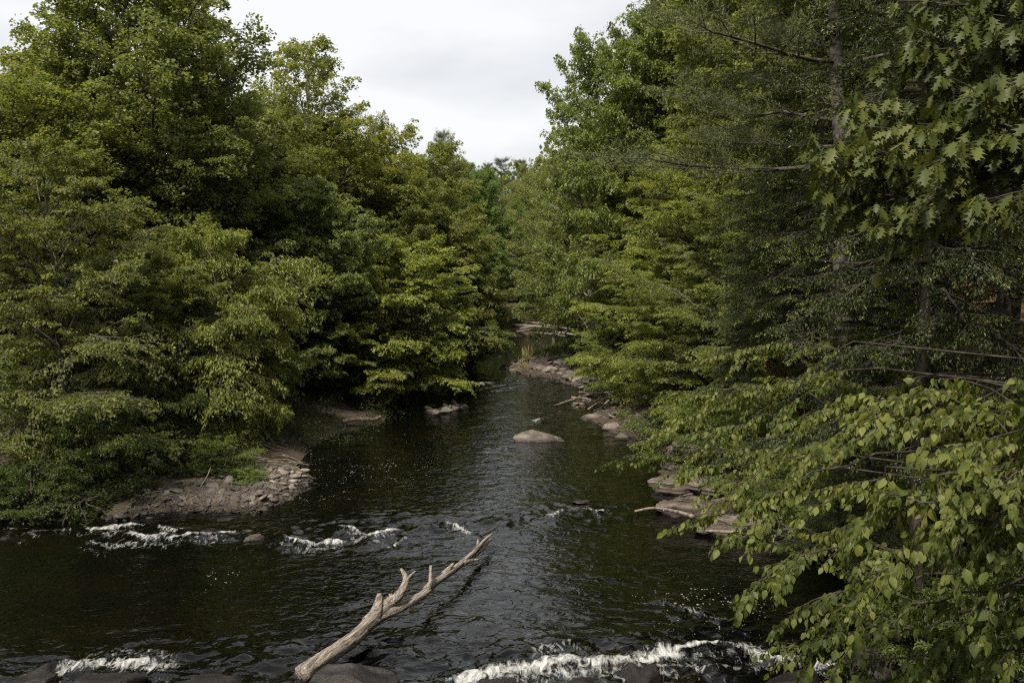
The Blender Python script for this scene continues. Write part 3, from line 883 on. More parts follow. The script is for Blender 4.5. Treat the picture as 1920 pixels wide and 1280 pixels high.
T('broad', 'broadleaf_tree', 1460, -160, 43, 340, 'tall green tree showing between the white pine boughs', RB, (0.95, 0.98, 0.8), 2.2)
T('broad', 'broadleaf_tree', 1570, 120, 36, 330, 'mid height green tree behind the white pine trunk', RB, (0.85, 0.9, 0.75), 3.4)
T('pine', 'white_pine_tree', 1600, -600, 24, 780, 'big white pine with long level boughs and a lichen flecked trunk', RB, (1.25, 1.2, 1.1), 1.1)
T('hemlock', 'hemlock_tree', 1560, -300, 27, 420, 'hemlock with yellow new tips beside the white pine', RB, (1.2, 1.2, 1.1), 0.4)
T('hemlock', 'hemlock_tree', 1735, -700, 17.5, 560, 'dark hemlock with a straight bare lower trunk', RB, (0.6, 0.62, 0.55), 2.0)  # tint lowered to carry the shade of the right woods
T('hemlock', 'hemlock_tree', 1440, 200, 31, 260, 'shorter hemlock with twiggy dead lower branches', RB, (1.3, 1.3, 1.2), 4.4)
T('hemlock', 'hemlock_tree', 1890, -500, 21, 420, 'very dark hemlock at the right edge of the photo', RB, (0.5, 0.52, 0.48), 5.2)  # crown colour dimmed in place of deep shade
T('hemlock', 'hemlock_tree', 1640, 480, 19, 260, 'young hemlock under the tall ones', RB, (0.65, 0.7, 0.6), 1.7)  # shade under its taller neighbours put into the tint

for bx, by, h, w_, lab in [(2.6, -7.5, 20, 9.5, 'added tall tree behind the viewpoint shading the near right bank'), (7.5, -4.0, 17, 8.5, 'added broad shade tree behind and right of the viewpoint'), (10.6, 8.0, 19, 8.4, 'added unseen shade tree just outside the right edge of the photo'), (14.0, 13.5, 20, 8.4, 'second added unseen shade tree outside the right edge of the photo')]:  # unseen trees added to throw shade on the near right side
    zb_ = tz(bx, by) - 0.1
    o = bpy.data.objects.new('added_shade_tree', None); COL.objects.link(o)
    o.location = (bx, by, zb_); o.scale = (w_ / A['broad']['W'], w_ / A['broad']['W'], h / A['broad']['H'])
    link('trunk', A['broad']['trunk'], o); link('crown', A['broad']['crown'], o)
    tag(o, lab, 'tree')

# deeper rows: only bits show between and above the front trees
rng = np.random.default_rng(77)
arch_b = ['broad', 'maple', 'cottonwood', 'broad', 'beech']
spots = []
for k in range(34):
    Y = 36 + (k % 17) * 5.5
    row = k // 17
    lo = POLY[:, 0][(np.abs(POLY[:, 1] - Y) < 9) & (POLY[:, 0] < 1.5)]
    xl = (lo.min() if len(lo) else -3) - 6.5 - row * 7 - rng.uniform(0, 2.5)
    spots.append((xl, Y + rng.uniform(-1.5, 1.5), -1))
for k in range(30):
    Y = 30 + (k % 15) * 6.0
    row = k // 15
    lo = POLY[:, 0][(np.abs(POLY[:, 1] - Y) < 9) & (POLY[:, 0] > 2.5) & (POLY[:, 0] < 16)]
    xr = (lo.max() if len(lo) else 8) + 5.5 + row * 7 + rng.uniform(0, 2.5)
    spots.append((xr, Y + rng.uniform(-1.5, 1.5), 1))
ANCH = [(-1, -200, 'far left yellow green tree'), (-1, 200, 'left side of the tall cottonwood'), (-1, 380, 'right side of the tall cottonwood'), (-1, 480, 'mid green tree beside the cottonwood'), (-1, 570, 'airy topped light green tree'),
        (-1, 645, 'rounded sunlit yellow green tree'), (-1, 700, 'slim thin topped tree'), (-1, 745, 'tree above the bright maple'), (-1, 815, 'rough topped tree by the distant pine'), (-1, 870, 'deep green dense tree'),
        (1, 1020, 'soft olive tree by the log pile'), (1, 1080, 'olive tree with pale limbs'), (1, 1130, 'tall open crowned tree'), (1, 1210, 'high dense tree next to the sky gap'), (1, 1290, 'sunlit beech'), (1, 1340, 'tall dark tree leaving the frame'),
        (1, 1430, 'shorter hemlock'), (1, 1540, 'hemlock with yellow tips'), (1, 1620, 'big white pine'), (1, 1740, 'hemlock with the bare lower trunk'), (1, 1900, 'very dark hemlock')]
KINDW = {'broad': 'bushy broadleaf', 'maple': 'tiered maple', 'cottonwood': 'tall rounded', 'beech': 'yellowish beech', 'hemlock': 'fine hemlock', 'pine': 'soft needled pine'}
_seen = {}
for x, y, s in spots:
    px = 960 + x / y * F
    if px < -350 or px > 2300:
        continue
    line = np.interp(px, [-300, 60, 300, 560, 700, 820, 950], [170, 150, 100, 190, 290, 330, 400]) if s < 0 else np.interp(px, [960, 1050, 1130, 1200, 1300, 2000], [400, 360, 230, 100, -100, -300])
    a = arch_b[int(rng.integers(5))]
    if s > 0 and px > 1350:
        a = ['hemlock', 'broad', 'hemlock', 'broad'][int(rng.integers(4))]
    hmax = 17 if s < 0 else 20
    top = line + rng.uniform(15, 70)
    zt = 7 + (480 - top) / F * y
    if zt > hmax + 2:
        top = 480 - (hmax + 2 - 7) / y * F
    g = rng.uniform(0.75, 1.05)
    an = min((q for q in ANCH if q[0] == s), key=lambda q: abs(q[1] - px))[2]
    fl = KINDW[a] + ' tree in the forest behind the ' + an
    _seen[fl] = _seen.get(fl, 0) + 1
    if _seen[fl] > 1:
        fl = KINDW[a] + ' tree farther back behind the ' + an
    if _seen[KINDW[a] + ' tree in the forest behind the ' + an] > 2:
        fl = KINDW[a] + ' tree deepest in the shade behind the ' + an
    if s < 0:
        T(a, 'forest_tree', px, top, y, rng.uniform(6.5, 8.5) / y * F, fl, 'forest behind the left bank trees', (g, g, g * 0.85))
    else:
        T(a, 'forest_tree', px, top, y, rng.uniform(6.5, 8.5) / y * F, fl, 'forest behind the right bank trees', (g * .85, g * .85, g * 0.75))

# far wooded ridge beyond what one can count
def far_woods():
    rng = np.random.default_rng(5)
    n = 46000
    x = rng.uniform(-150, 150, n)
    y = rng.uniform(165, 230, n)
    cl = fbm(x * 0.12, y * 0.12, 3, 61)
    hmax = 13 + 7 * cl + 0.03 * np.abs(x)
    z = terrain(x, y) + hmax * rng.random(n) ** 0.5
    P = np.stack([x, y, z], -1)
    V, Q = quad_leaves(P, rng.normal(0, 1, (n, 3)), rng.normal(0, 0.6, (n, 3)) + UP, rng.uniform(0.6, 1.3, n), 0.9)
    o = link('far_woods', mesh_from('far_woods', V, [Q], M['leaf'], {'tone': ('FACE', rng.random(n) * 0.8)}))
    tag(o, 'distant wooded ridge closing the end of the valley', 'woods', kind='stuff')


far_woods()

# shrubs and undergrowth along the water
SHR = [  # px, base row, width px, height m, tint (dimmed to stand in for shade), label
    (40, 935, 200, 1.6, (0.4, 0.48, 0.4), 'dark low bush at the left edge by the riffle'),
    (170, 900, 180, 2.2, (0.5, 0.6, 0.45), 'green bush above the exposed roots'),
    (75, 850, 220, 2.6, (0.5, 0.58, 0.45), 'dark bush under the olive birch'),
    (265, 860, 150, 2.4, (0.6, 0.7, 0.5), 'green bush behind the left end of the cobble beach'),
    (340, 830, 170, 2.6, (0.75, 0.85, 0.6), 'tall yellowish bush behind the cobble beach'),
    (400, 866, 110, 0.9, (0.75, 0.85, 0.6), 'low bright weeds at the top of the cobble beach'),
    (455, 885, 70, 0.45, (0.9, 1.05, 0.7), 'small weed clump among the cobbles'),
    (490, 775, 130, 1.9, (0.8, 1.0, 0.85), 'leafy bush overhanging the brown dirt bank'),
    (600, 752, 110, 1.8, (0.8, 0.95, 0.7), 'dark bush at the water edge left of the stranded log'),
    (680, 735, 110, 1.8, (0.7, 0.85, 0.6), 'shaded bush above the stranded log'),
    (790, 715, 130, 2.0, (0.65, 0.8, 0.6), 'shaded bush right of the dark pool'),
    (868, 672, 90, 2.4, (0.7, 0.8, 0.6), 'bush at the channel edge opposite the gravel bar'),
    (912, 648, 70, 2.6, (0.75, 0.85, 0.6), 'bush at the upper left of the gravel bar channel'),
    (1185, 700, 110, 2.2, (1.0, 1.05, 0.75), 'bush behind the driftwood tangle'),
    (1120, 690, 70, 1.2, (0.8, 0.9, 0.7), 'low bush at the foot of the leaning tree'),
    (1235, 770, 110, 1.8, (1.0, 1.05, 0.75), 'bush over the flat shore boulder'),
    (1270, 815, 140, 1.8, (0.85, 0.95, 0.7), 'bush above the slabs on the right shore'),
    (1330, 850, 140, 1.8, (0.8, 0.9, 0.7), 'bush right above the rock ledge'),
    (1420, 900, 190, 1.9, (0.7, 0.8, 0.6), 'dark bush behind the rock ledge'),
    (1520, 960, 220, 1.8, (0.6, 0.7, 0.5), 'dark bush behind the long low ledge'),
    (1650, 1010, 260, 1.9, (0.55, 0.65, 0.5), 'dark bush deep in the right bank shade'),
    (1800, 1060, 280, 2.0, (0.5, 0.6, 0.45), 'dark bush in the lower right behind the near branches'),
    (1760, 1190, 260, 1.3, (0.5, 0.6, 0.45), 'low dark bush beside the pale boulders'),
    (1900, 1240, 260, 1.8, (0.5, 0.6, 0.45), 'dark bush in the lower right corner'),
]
for px, py, w, h, tint, lab in SHR:
    g = G(px, py, 0.5)
    zb = tz(g[0], g[1]) - 0.05
    top = 480 - (zb + h - 7) / g[1] * F
    T('shrub', 'shrub', px, top, g[1], w, lab, 'bushes along the banks', tint, cat='bush')
for px, py, Y, w, h, lab in [(1452, 700, 30, 60, 1.5, 'rusty orange dead conifer sapling'), (1520, 660, 34, 55, 1.6, 'rusty orange bush seen through the hemlocks'), (1700, 590, 40, 130, 1.6, 'rusty brown bush on the shaded slope')]:
    X = at(px, py, Y)
    o = T('shrub', 'dead_shrub', px, py - 20, Y, w, lab, None, (1, 1, 1), cat='bush')
    cr = [c for c in o.children if c.name.startswith('crown')][0]
    me = cr.data.copy(); me.materials.clear(); me.materials.append(M['fern']); cr.data = me

# ---------------------------------------------------------------- rocks
def ico(sub):
    import bmesh
    bm = bmesh.new()
    bmesh.ops.create_icosphere(bm, subdivisions=sub, radius=1.0)
    V = np.array([v.co[:] for v in bm.verts])
    Fc = np.array([[v.index for v in f.verts] for f in bm.faces])
    bm.free()
    return V, Fc


ICO1, ICO2, ICO3, ICO4 = ico(1), ico(2), ico(3), ico(4)


def rock_mesh(seed, geom, mat, cuts=14, flatness=0.75, nz=0.04, smooth=False, peak=False):
    rng = np.random.default_rng(seed)
    V, Fc = geom[0].copy(), geom[1]
    for _ in range(cuts):
        n = unit(rng.normal(0, 1, 3))
        d = rng.uniform(flatness - 0.2, flatness + 0.15)
        s = V @ n - d
        V -= np.maximum(s, 0)[:, None] * n
    if peak:
        V[:, :2] *= np.clip(1 - 0.55 * V[:, 2:3], 0.3, 1.15)
        V[:, 0] -= 0.22 * V[:, 2]
    else:
        s = np.maximum(V[:, 2] - rng.uniform(0.45, 0.7), 0)
        V[:, 2] -= s * 0.9
        V[:, :2] *= np.clip(1 - 0.3 * V[:, 2:3], 0.7, 1.15)
    V += nz * np.stack([fbm(V[:, 1] * 2 + seed, V[:, 2] * 2, 3, seed), fbm(V[:, 0] * 2, V[:, 2] * 2 + seed, 3, seed + 1), fbm(V[:, 0] * 2 + seed, V[:, 1] * 2, 3, seed + 2)], -1)
    return mesh_from('rock', V, [Fc], M[mat], smooth=smooth)


PEAK = rock_mesh(174, ICO4, 'rock', 15, 0.66, 0.16, False, True)
STONES = [rock_mesh(100 + i, ICO2, 'rock', 12, 0.6) for i in range(10)]
BOULD = [rock_mesh(130 + i, ICO4, 'rock', 13, 0.62, 0.07) for i in range(5)]
WETB = [rock_mesh(150 + i, ICO4, 'wetrock', 14, 0.72, 0.16, True) for i in range(4)]


def stone(name, me, x, y, z, s, rot, label, group=None, cat='rock', tint=(1, 1, 1), tilt=(0, 0)):
    o = link(name, me)
    o.location = (x, y, z)
    o.scale = s
    o.rotation_euler = (tilt[0], tilt[1], rot)
    o.color = (*tint, 1)
    tag(o, label, cat, group)
    return o


def inside_px(px, py, pts):
    c = False
    n = len(pts)
    for i in range(n):
        (ax, ay), (bx, by) = pts[i], pts[(i + 1) % n]
        if (ay > py) != (by > py) and px < (bx - ax) * (py - ay) / (by - ay) + ax:
            c = not c
    return c


def scatter(region, n, smin, smax, label, group, seed, pale=None, lift=0.0, floor=-9.0):
    rng = np.random.default_rng(seed)
    xs, ys = [p[0] for p in region], [p[1] for p in region]
    placed = []
    tries = 0
    while len(placed) < n and tries < n * 60:
        tries += 1
        px, py = rng.uniform(min(xs), max(xs)), rng.uniform(min(ys), max(ys))
        if not inside_px(px, py, region):
            continue
        g = G(px, py, 0.15)
        s = smin * (smax / smin) ** (rng.random() ** 1.6)
        if any((g[0] - a) ** 2 + (g[1] - b) ** 2 < (0.55 * (s + c)) ** 2 for a, b, c in placed):
            continue
        placed.append((g[0], g[1], s))
        z = max(tz(g[0], g[1]), floor)
        f = pale(px, py) if pale else 1.0
        f *= rng.uniform(0.45, 1.25)
        w = rng.uniform(-0.06, 0.06)
        stone('cobble', STONES[int(rng.integers(10))], g[0], g[1], z + s * 0.12 + lift, (s, s * rng.uniform(0.6, 1.0), s * rng.uniform(0.3, 0.6)), rng.uniform(0, 6.3), label, group, 'stone', (f * (1 + w), f, f * (1 - w)), (rng.normal(0, 0.22), rng.normal(0, 0.22)))
    return placed


beach = [(215, 965), (260, 935), (340, 915), (430, 905), (470, 890), (520, 876), (560, 874), (600, 893), (570, 930), (520, 948), (480, 968), (400, 955), (330, 960)]
scatter(beach, 190, 0.13, 0.32, 'angular stone on the cobble beach at the left bank', 'stones of the left cobble beach', 1, lambda x, y: 0.55 + 0.8 * float(sstep(430, 560, np.array(x))))
scatter([(150, 970), (230, 930), (300, 900), (330, 905), (260, 965)], 16, 0.14, 0.34, 'dark stone half under the bushes left of the cobble beach', 'dark stones by the exposed roots', 12, lambda x, y: 0.45)
bar = [(935, 688), (975, 672), (1050, 664), (1095, 672), (1100, 700), (1110, 728), (1060, 716), (1000, 706), (960, 698)]
scatter(bar, 70, 0.3, 0.85, 'flat brown stone on the gravel bar upstream', 'stones of the gravel bar', 2, lambda x, y: 1.0)
scatter([(590, 838), (650, 812), (720, 795), (735, 790), (725, 780), (650, 798), (590, 822)], 10, 0.10, 0.22, 'small stone at the water edge below the dirt bank', 'stones under the dirt bank', 3)
scatter([(785, 772), (800, 762), (840, 750), (868, 756), (850, 768), (810, 776)], 12, 0.16, 0.42, 'stone of the small rocky spit left of midstream', 'stones of the small rocky spit', 4, lambda x, y: 0.8, 0.04, 0.08)
scatter([(1105, 700), (1150, 715), (1180, 740), (1150, 760), (1115, 745), (1085, 722)], 16, 0.18, 0.42, 'brown stone on the driftwood shore', 'stones of the driftwood shore', 6, lambda x, y: 0.85)
scatter([(1120, 790), (1180, 775), (1225, 790), (1220, 825), (1170, 820)], 8, 0.2, 0.45, 'loose stone between the slabs of the right shore', 'stones of the right shore', 7)
scatter([(960, 636), (1000, 628), (1060, 630), (1075, 640), (1000, 640)], 14, 0.4, 0.9, 'pale far stone below the pile of logs', 'stones on the far shore', 8, lambda x, y: 1.4)
scatter([(1240, 845), (1290, 815), (1360, 840), (1330, 905), (1250, 905)], 8, 0.12, 0.3, 'stone lying on top of the rock ledge', 'stones above the rock ledge', 9, lambda x, y: 0.9)

BIG = [  # px, py(waterline), half width m, depth m, height m, mesh, rot, label
    (1008, 829, 1.08, 0.7, 0.47, -1, 0.0, 'peaked grey boulder standing alone in midstream', 0.8),
    (1115, 786, 0.62, 0.5, 0.30, 1, 0.3, 'flat topped brown boulder at the right water edge', 1.0),
    (1150, 806, 0.6, 0.4, 0.28, 2, 0.0, 'brown slab below the flat topped boulder', 1.0),
    (1168, 820, 0.5, 0.35, 0.2, 3, 0.8, 'low cracked slab nearest the right water edge', 1.1),
    (1195, 805, 0.55, 0.45, 0.42, 4, 2.0, 'tilted boulder at the back of the right shore slabs', 0.8),
    (476, 1010, 0.42, 0.16, 0.16, 2, 0.55, 'long pinkish rock slab in the riffle beside white water', 0.95),
    (462, 998, 0.3, 0.12, 0.10, 1, 0.2, 'small flat rock touching the long pinkish slab', 0.85),
    (552, 990, 0.2, 0.12, 0.07, 3, 0.0, 'tiny brown rock right of the long slab in the riffle', 0.8),
    (1093, 943, 0.36, 0.2, 0.09, 0, 0.2, 'low smooth rock barely out of the water in midstream', 0.8),
    (795, 984, 0.38, 0.2, 0.08, 2, 0.0, 'reddish rock just breaking the surface above the log', 0.8),
    (425, 975, 0.32, 0.2, 0.08, 1, 0.4, 'submerged looking flat rock off the cobble beach', 0.5),
    (845, 770, 0.9, 0.55, 0.32, 1, 0.2, 'low broad rock of the small spit left of midstream', 0.75),
    (812, 774, 0.8, 0.5, 0.24, 3, 0.1, 'dark flat rock at the left end of the small rocky spit', 0.5),
    (866, 764, 0.5, 0.35, 0.22, 2, 0.5, 'small rock at the right tip of the small rocky spit', 0.9),
    (1010, 692, 0.62, 0.45, 0.35, 4, 0.9, 'dark pointed boulder in the middle of the gravel bar', 0.4),
]
for px, py, a, b, h, k, rot, lab, tn in BIG:
    g = G(px, py)
    z = max(0.0, tz(g[0], g[1]))
    stone('boulder', BOULD[k] if k >= 0 else PEAK, g[0], g[1] + b * 0.5, z, (a, b, h), rot, lab, None, 'boulder', (tn, tn, tn * 0.97))
for px, py, a, b, h, k, rot, lab in [
    (640, 1288, 1.15, 0.5, 0.66, 2, 0.1, 'wet dark boulder that the bleached log rests on'),
    (190, 1300, 1.1, 0.6, 0.50, 1, 0.6, 'wet black rock at the lower left foam'),
    (40, 1296, 0.8, 0.7, 0.52, 3, 0.6, 'wet black rock in the lower left corner'),
    (390, 1306, 0.9, 0.6, 0.50, 2, 2.0, 'wet black rock between the lower left foam and the log'),
    (935, 1296, 0.45, 0.5, 0.34, 1, 1.0, 'small wet rock poking into the white foam'),
    (1090, 1294, 0.5, 0.4, 0.36, 2, 0.4, 'wet rock in the middle of the white foam'),
    (1205, 1292, 0.75, 0.5, 0.52, 3, 1.4, 'big rounded wet rock below the white foam'),
    (1480, 1296, 0.9, 0.5, 0.46, 0, 0.9, 'wet dark rock at the right end of the white foam'),
    (1640, 1270, 0.9, 0.7, 0.60, 1, 2.4, 'wet dark rock at the foot of the right bank')]:
    g = G(px, py)
    stone('wet_rock', WETB[k], g[0], g[1] + 0.1, -0.08, (a, b, h), rot, lab, 'wet rocks along the lower lip', 'boulder')
for px, py, a, b, h, k, rot, lab in [
    (1690, 1195, 0.55, 0.4, 0.5, 0, 0.3, 'pinkish pale boulder seen through the near leaves'),
    (1740, 1165, 0.4, 0.35, 0.4, 3, 1.3, 'mottled grey boulder above the pinkish one'),
    (1620, 1120, 0.6, 0.45, 0.4, 2, 0.3, 'shaded boulder at the edge of the right pool')]:
    g = G(px, py)
    stone('boulder', BOULD[k], g[0], g[1], max(0, tz(g[0], g[1])) + 0.1, (a, b, h), rot, lab, None, 'boulder', (1.3, 1.2, 1.1))


def ledge(name, px, py, length, depth, height, layers, rot, seed, label):
    """bedded outcrop: irregular slabs stacked with overhangs"""
    rng = np.random.default_rng(seed)
    Vs, Fs, n = [], [], 0
    for i in range(layers):
        nsl = int(rng.integers(2, 4))
        z0 = -0.15 + (height + 0.15) * i / layers
        th = (height + 0.15) / layers * rng.uniform(0.9, 1.15)
        for j in range(nsl):
            cx = (j + 0.5) / nsl * length - length / 2 + rng.normal(0, 0.06) * length
            cy = depth * 0.30 * i / layers + rng.normal(0, 0.06)
            k = 26
            t = np.arange(k) / k * 2 * np.pi
            a_ = np.sort(rng.uniform(0, 2 * np.pi, 7))
            r = np.full(k, 2.0)
            for q in a_:                                   # angular plan: cut by joints
                c_ = np.cos(t - q)
                r = np.where(c_ > 0.15, np.minimum(r, rng.uniform(0.7, 1.0) / np.maximum(c_, 0.15)), r)
            r = np.minimum(r, 1.25) * (1 + rng.normal(0, 0.03, k))
            w = length / nsl * rng.uniform(0.55, 0.75)
            d = depth * rng.uniform(0.75, 1.0) * (1 - 0.3 * i / layers)
            lv = 6
            tilt = rng.normal(0, 0.04, 2)
            rings = []
            for m_ in range(lv + 2):
                f = min(m_, lv) / lv
                ins = 1 + rng.normal(0, 0.025) if m_ <= lv else 0.90
                ins = ins * (0.97 if m_ == lv else 1)
                rr = r * ins * (1 + rng.normal(0, 0.012, k))
                x_, y_ = rr * np.cos(t) * w, rr * np.sin(t) * d
                z_ = z0 + th * f + (0.012 if m_ > lv else 0) + tilt[0] * x_ + tilt[1] * y_ + rng.normal(0, 0.006, k)
                rings.append(np.stack([x_ + cx, y_ + cy, z_], -1))
            rings.append(np.stack([rings[-1][:, 0] * 0.5 + cx * 0.5, rings[-1][:, 1] * 0.5 + cy * 0.5, rings[-1][:, 2] + rng.normal(0, 0.02, k)], -1))
            V = np.concatenate(rings + [np.array([[cx, cy, z0 + th + 0.01]])])
            nr = len(rings)
            I = np.arange(nr * k).reshape(nr, k) + n
            q4 = np.stack([I[:-1], np.roll(I, -1, 1)[:-1], np.roll(I, -1, 1)[1:], I[1:]], -1).reshape(-1, 4)
            t3 = np.stack([I[-1], np.roll(I[-1], -1), np.full(k, n + nr * k)], -1)
            Vs.append(V); Fs += [q4, t3]; n += len(V)
    g = G(px, py)
    o = link(name, mesh_from(name, np.concatenate(Vs), Fs, M['ledge']))
    o.location = (g[0], g[1], 0)
    o.rotation_euler = (0, 0, rot)
    o.color = (0.68, 0.67, 0.66, 1)
    tag(o, label, 'rock ledge')


ledge('rock_ledge', 1312, 948, 2.0, 0.85, 0.74, 6, 0.05, 3, 'layered pale rock ledge jutting into the river')
ledge('rock_ledge', 1300, 880, 1.9, 1.0, 0.85, 6, -0.5, 4, 'layered rock bank half hidden by leaves above the jutting ledge')
ledge('rock_ledge', 1300, 962, 1.6, 0.5, 0.22, 2, -0.25, 13, 'low broken rock shelf at the foot of the jutting ledge')
ledge('rock_ledge', 1440, 1005, 2.4, 0.8, 0.40, 3, -0.12, 5, 'long low reddish ledge with a shadowed undercut')
ledge('rock_ledge', 1590, 1010, 2.0, 1.2, 0.9, 5, -0.4, 6, 'dark rock face behind the near leaves')

# ---------------------------------------------------------------- driftwood
def wood_tube(tb, pts, rad, k=12, seed=0, nsub=6, groove=0.07):
    """smooth gnarled limb through the control points"""
    rng = np.random.default_rng(seed)
    P = np.array(pts, float)
    t = np.linspace(0, len(P) - 1, (len(P) - 1) * nsub + 1)
    i = np.clip(t.astype(int), 0, len(P) - 2)
    f = (t - i)[:, None]
    Pm = np.concatenate([[2 * P[0] - P[1]], P, [2 * P[-1] - P[-2]]])
    p0, p1, p2, p3 = Pm[i], Pm[i + 1], Pm[i + 2], Pm[i + 3]
    C = 0.5 * (2 * p1 + (p2 - p0) * f + (2 * p0 - 5 * p1 + 4 * p2 - p3) * f ** 2 + (3 * p1 - p0 - 3 * p2 + p3) * f ** 3)
    R = np.interp(t, np.arange(len(P)), rad)
    th = np.arange(k) / k * 2 * np.pi
    tw = t[:, None] * 0.5
    jit = 1 + groove * np.sin(3 * th[None] + tw * 2 + rng.uniform(0, 6)) + groove * 0.8 * np.sin(7 * th[None] - tw * 3 + rng.uniform(0, 6)) + 0.035 * rng.normal(0, 1, (len(t), k))
    tb.add(C, R, k, jit)


def log_at(px, py, z):
    return G(px, py, z)


def gravel(region, n, label, seed, lo, hi, z=0.15):
    rng = np.random.default_rng(seed)
    xs, ys = [p[0] for p in region], [p[1] for p in region]
    V0, F0 = ICO1
    P = []
    while len(P) < n:
        px, py = rng.uniform(min(xs), max(xs)), rng.uniform(min(ys), max(ys))
        if inside_px(px, py, region):
            P.append(G(px, py, z))
    P = np.array(P)
    P[:, 2] = terrain(P[:, 0], P[:, 1])
    sz = lo * (hi / lo) ** (rng.random(n) ** 1.5)
    ang = rng.uniform(0, 6.28, n)
    S = np.stack([sz, sz * rng.uniform(0.5, 1, n), sz * rng.uniform(0.3, 0.6, n)], -1)
    V = V0[None] * (1 + rng.uniform(-0.3, 0.25, (n, len(V0), 1))) * S[:, None]
    c, d = np.cos(ang)[:, None], np.sin(ang)[:, None]
    V = np.stack([V[..., 0] * c - V[..., 1] * d, V[..., 0] * d + V[..., 1] * c, V[..., 2] + 0.25 * V[..., 0]], -1) + P[:, None]
    Fi = (np.arange(n)[:, None, None] * len(V0) + F0[None]).reshape(-1, 3)
    o = link('gravel', mesh_from('gravel', V.reshape(-1, 3), [Fi], M['rock']))
    o.color = (0.62, 0.60, 0.58, 1)
    tag(o, label, 'gravel', kind='stuff')


gravel(beach, 9000, 'broken gravel between the stones of the left beach', 61, 0.02, 0.07)
gravel(bar, 1300, 'broken gravel between the stones of the bar upstream', 62, 0.06, 0.28)
gravel([(560, 850), (650, 808), (730, 790), (735, 782), (640, 800), (560, 830)], 400, 'small gravel along the dirt bank', 63, 0.02, 0.07)
gravel([(1085, 722), (1120, 700), (1190, 750), (1240, 820), (1200, 828), (1120, 790), (1105, 765)], 500, 'broken gravel on the right shore', 64, 0.04, 0.16)
gravel([(962, 634), (1010, 627), (1075, 632), (1075, 642), (1010, 636)], 500, 'pale gravel on the far shore', 65, 0.1, 0.3)


def build_log():
    root = bpy.data.objects.new('driftwood_log', None)
    COL.objects.link(root)
    root.location = G(700, 1180, 0)
    L0 = np.array(root.location)
    tb = Tubes()
    pts = [log_at(566, 1264, 0.32), log_at(612, 1232, 0.37), log_at(660, 1198, 0.42), log_at(702, 1160, 0.45), log_at(742, 1143, 0.42), log_at(792, 1115, 0.38), log_at(816, 1092, 0.36), log_at(853, 1066, 0.34), log_at(886, 1037, 0.31), log_at(908, 1013, 0.32), log_at(922, 1001, 0.35)]
    wood_tube(tb, pts, [0.145, 0.138, 0.128, 0.118, 0.084, 0.076, 0.073, 0.068, 0.055, 0.04, 0.018], 20, 1, 14)
    o = link('stem', tb.mesh('stem', M['drift']), root)
    o.location = -L0
    lim = [([log_at(690, 1166, 0.46), log_at(722, 1136, 0.54), log_at(748, 1115, 0.66), log_at(761, 1086, 0.80), log_at(752, 1066, 0.95)], [0.13, 0.115, 0.085, 0.065, 0.028]),
           ([log_at(700, 1156, 0.50), log_at(708, 1136, 0.62), log_at(712, 1114, 0.74)], [0.12, 0.085, 0.05]),
           ([log_at(760, 1090, 0.78), log_at(769, 1079, 0.84), log_at(779, 1070, 0.9)], [0.045, 0.026, 0.012]),
           ([log_at(798, 1106, 0.40), log_at(807, 1090, 0.52), log_at(807, 1060, 0.76)], [0.085, 0.05, 0.032]),
           ([log_at(832, 1076, 0.36), log_at(843, 1064, 0.44), log_at(850, 1056, 0.5)], [0.07, 0.045, 0.025]),
           ([log_at(868, 1056, 0.32), log_at(884, 1050, 0.30), log_at(898, 1048, 0.30)], [0.06, 0.035, 0.012]),
           ([log_at(872, 1056, 0.26), log_at(897, 1035, 0.2), log_at(921, 1010, 0.20)], [0.055, 0.05, 0.028]),
           ([log_at(896, 1022, 0.34), log_at(896, 1010, 0.44)], [0.035, 0.018]),
           ([log_at(735, 1126, 0.6), log_at(732, 1113, 0.7)], [0.05, 0.03])]
    for i, (p, r) in enumerate(lim):
        t = Tubes()
        wood_tube(t, p, r, 10, 10 + i, 6)
        b = link('limb', t.mesh('limb', M['drift']), root)
        b.location = -L0
    t = Tubes()
    wood_tube(t, [log_at(905, 1002, 0.2), log_at(925, 992, 0.25), log_at(937, 978, 0.35)], [0.03, 0.035, 0.01], 6, 40)
    wood_tube(t, [log_at(925, 992, 0.25), log_at(938, 985, 0.3)], [0.02, 0.008], 5, 41)
    o = link('twig', t.mesh('twig', M['bark_dark']), root)
    o.location = -L0
    tag(root, 'long bleached driftwood log with broken limbs lying across the water', 'log')


build_log()


def stick(name, pts, r0, r1, label, group=None, mat='stick', cat='branch', seed=0):
    P = [np.array(p, float) for p in pts]
    c = P[0].copy()
    t = Tubes()
    wood_tube(t, [p - c for p in P], np.linspace(r0, r1, len(P)), 7, seed, 4, 0.04)
    o = link(name, t.mesh(name, M[mat]))
    o.location = c
    tag(o, label, cat, group)


stick('log', [G(642, 790, 0.35), G(672, 785, 0.40), G(700, 786, 0.38), G(714, 781, 0.42)], 0.09, 0.07, 'short tan log stranded under the left bank trees', cat='log')
stick('branch', [G(1040, 760, 0.05), G(1075, 748, 0.45), G(1110, 738, 0.7), G(1150, 735, 0.8)], 0.03, 0.06, 'long thin pale branch reaching from the right shore into the water')
stick('branch', [G(1128, 768, 0.1), G(1133, 758, 0.5), G(1142, 750, 0.7)], 0.05, 0.03, 'short pale forked stub by the flat topped boulder')
stick('branch', [G(1190, 958, 0.12), G(1225, 952, 0.2), G(1265, 958, 0.3), G(1300, 968, 0.45)], 0.03, 0.05, 'thin pale branch poking out below the jutting ledge')
stick('branch', [G(1310, 994, 0.1), G(1370, 997, 0.25), G(1440, 1002, 0.35)], 0.03, 0.05, 'grey branch lying along the low ledge')
stick('branch', [G(375, 915, 0.5), G(388, 893, 0.9), G(395, 876, 1.1)], 0.02, 0.01, 'thin pale twig standing in the weeds by the cobbles')
rng = np.random.default_rng(15)
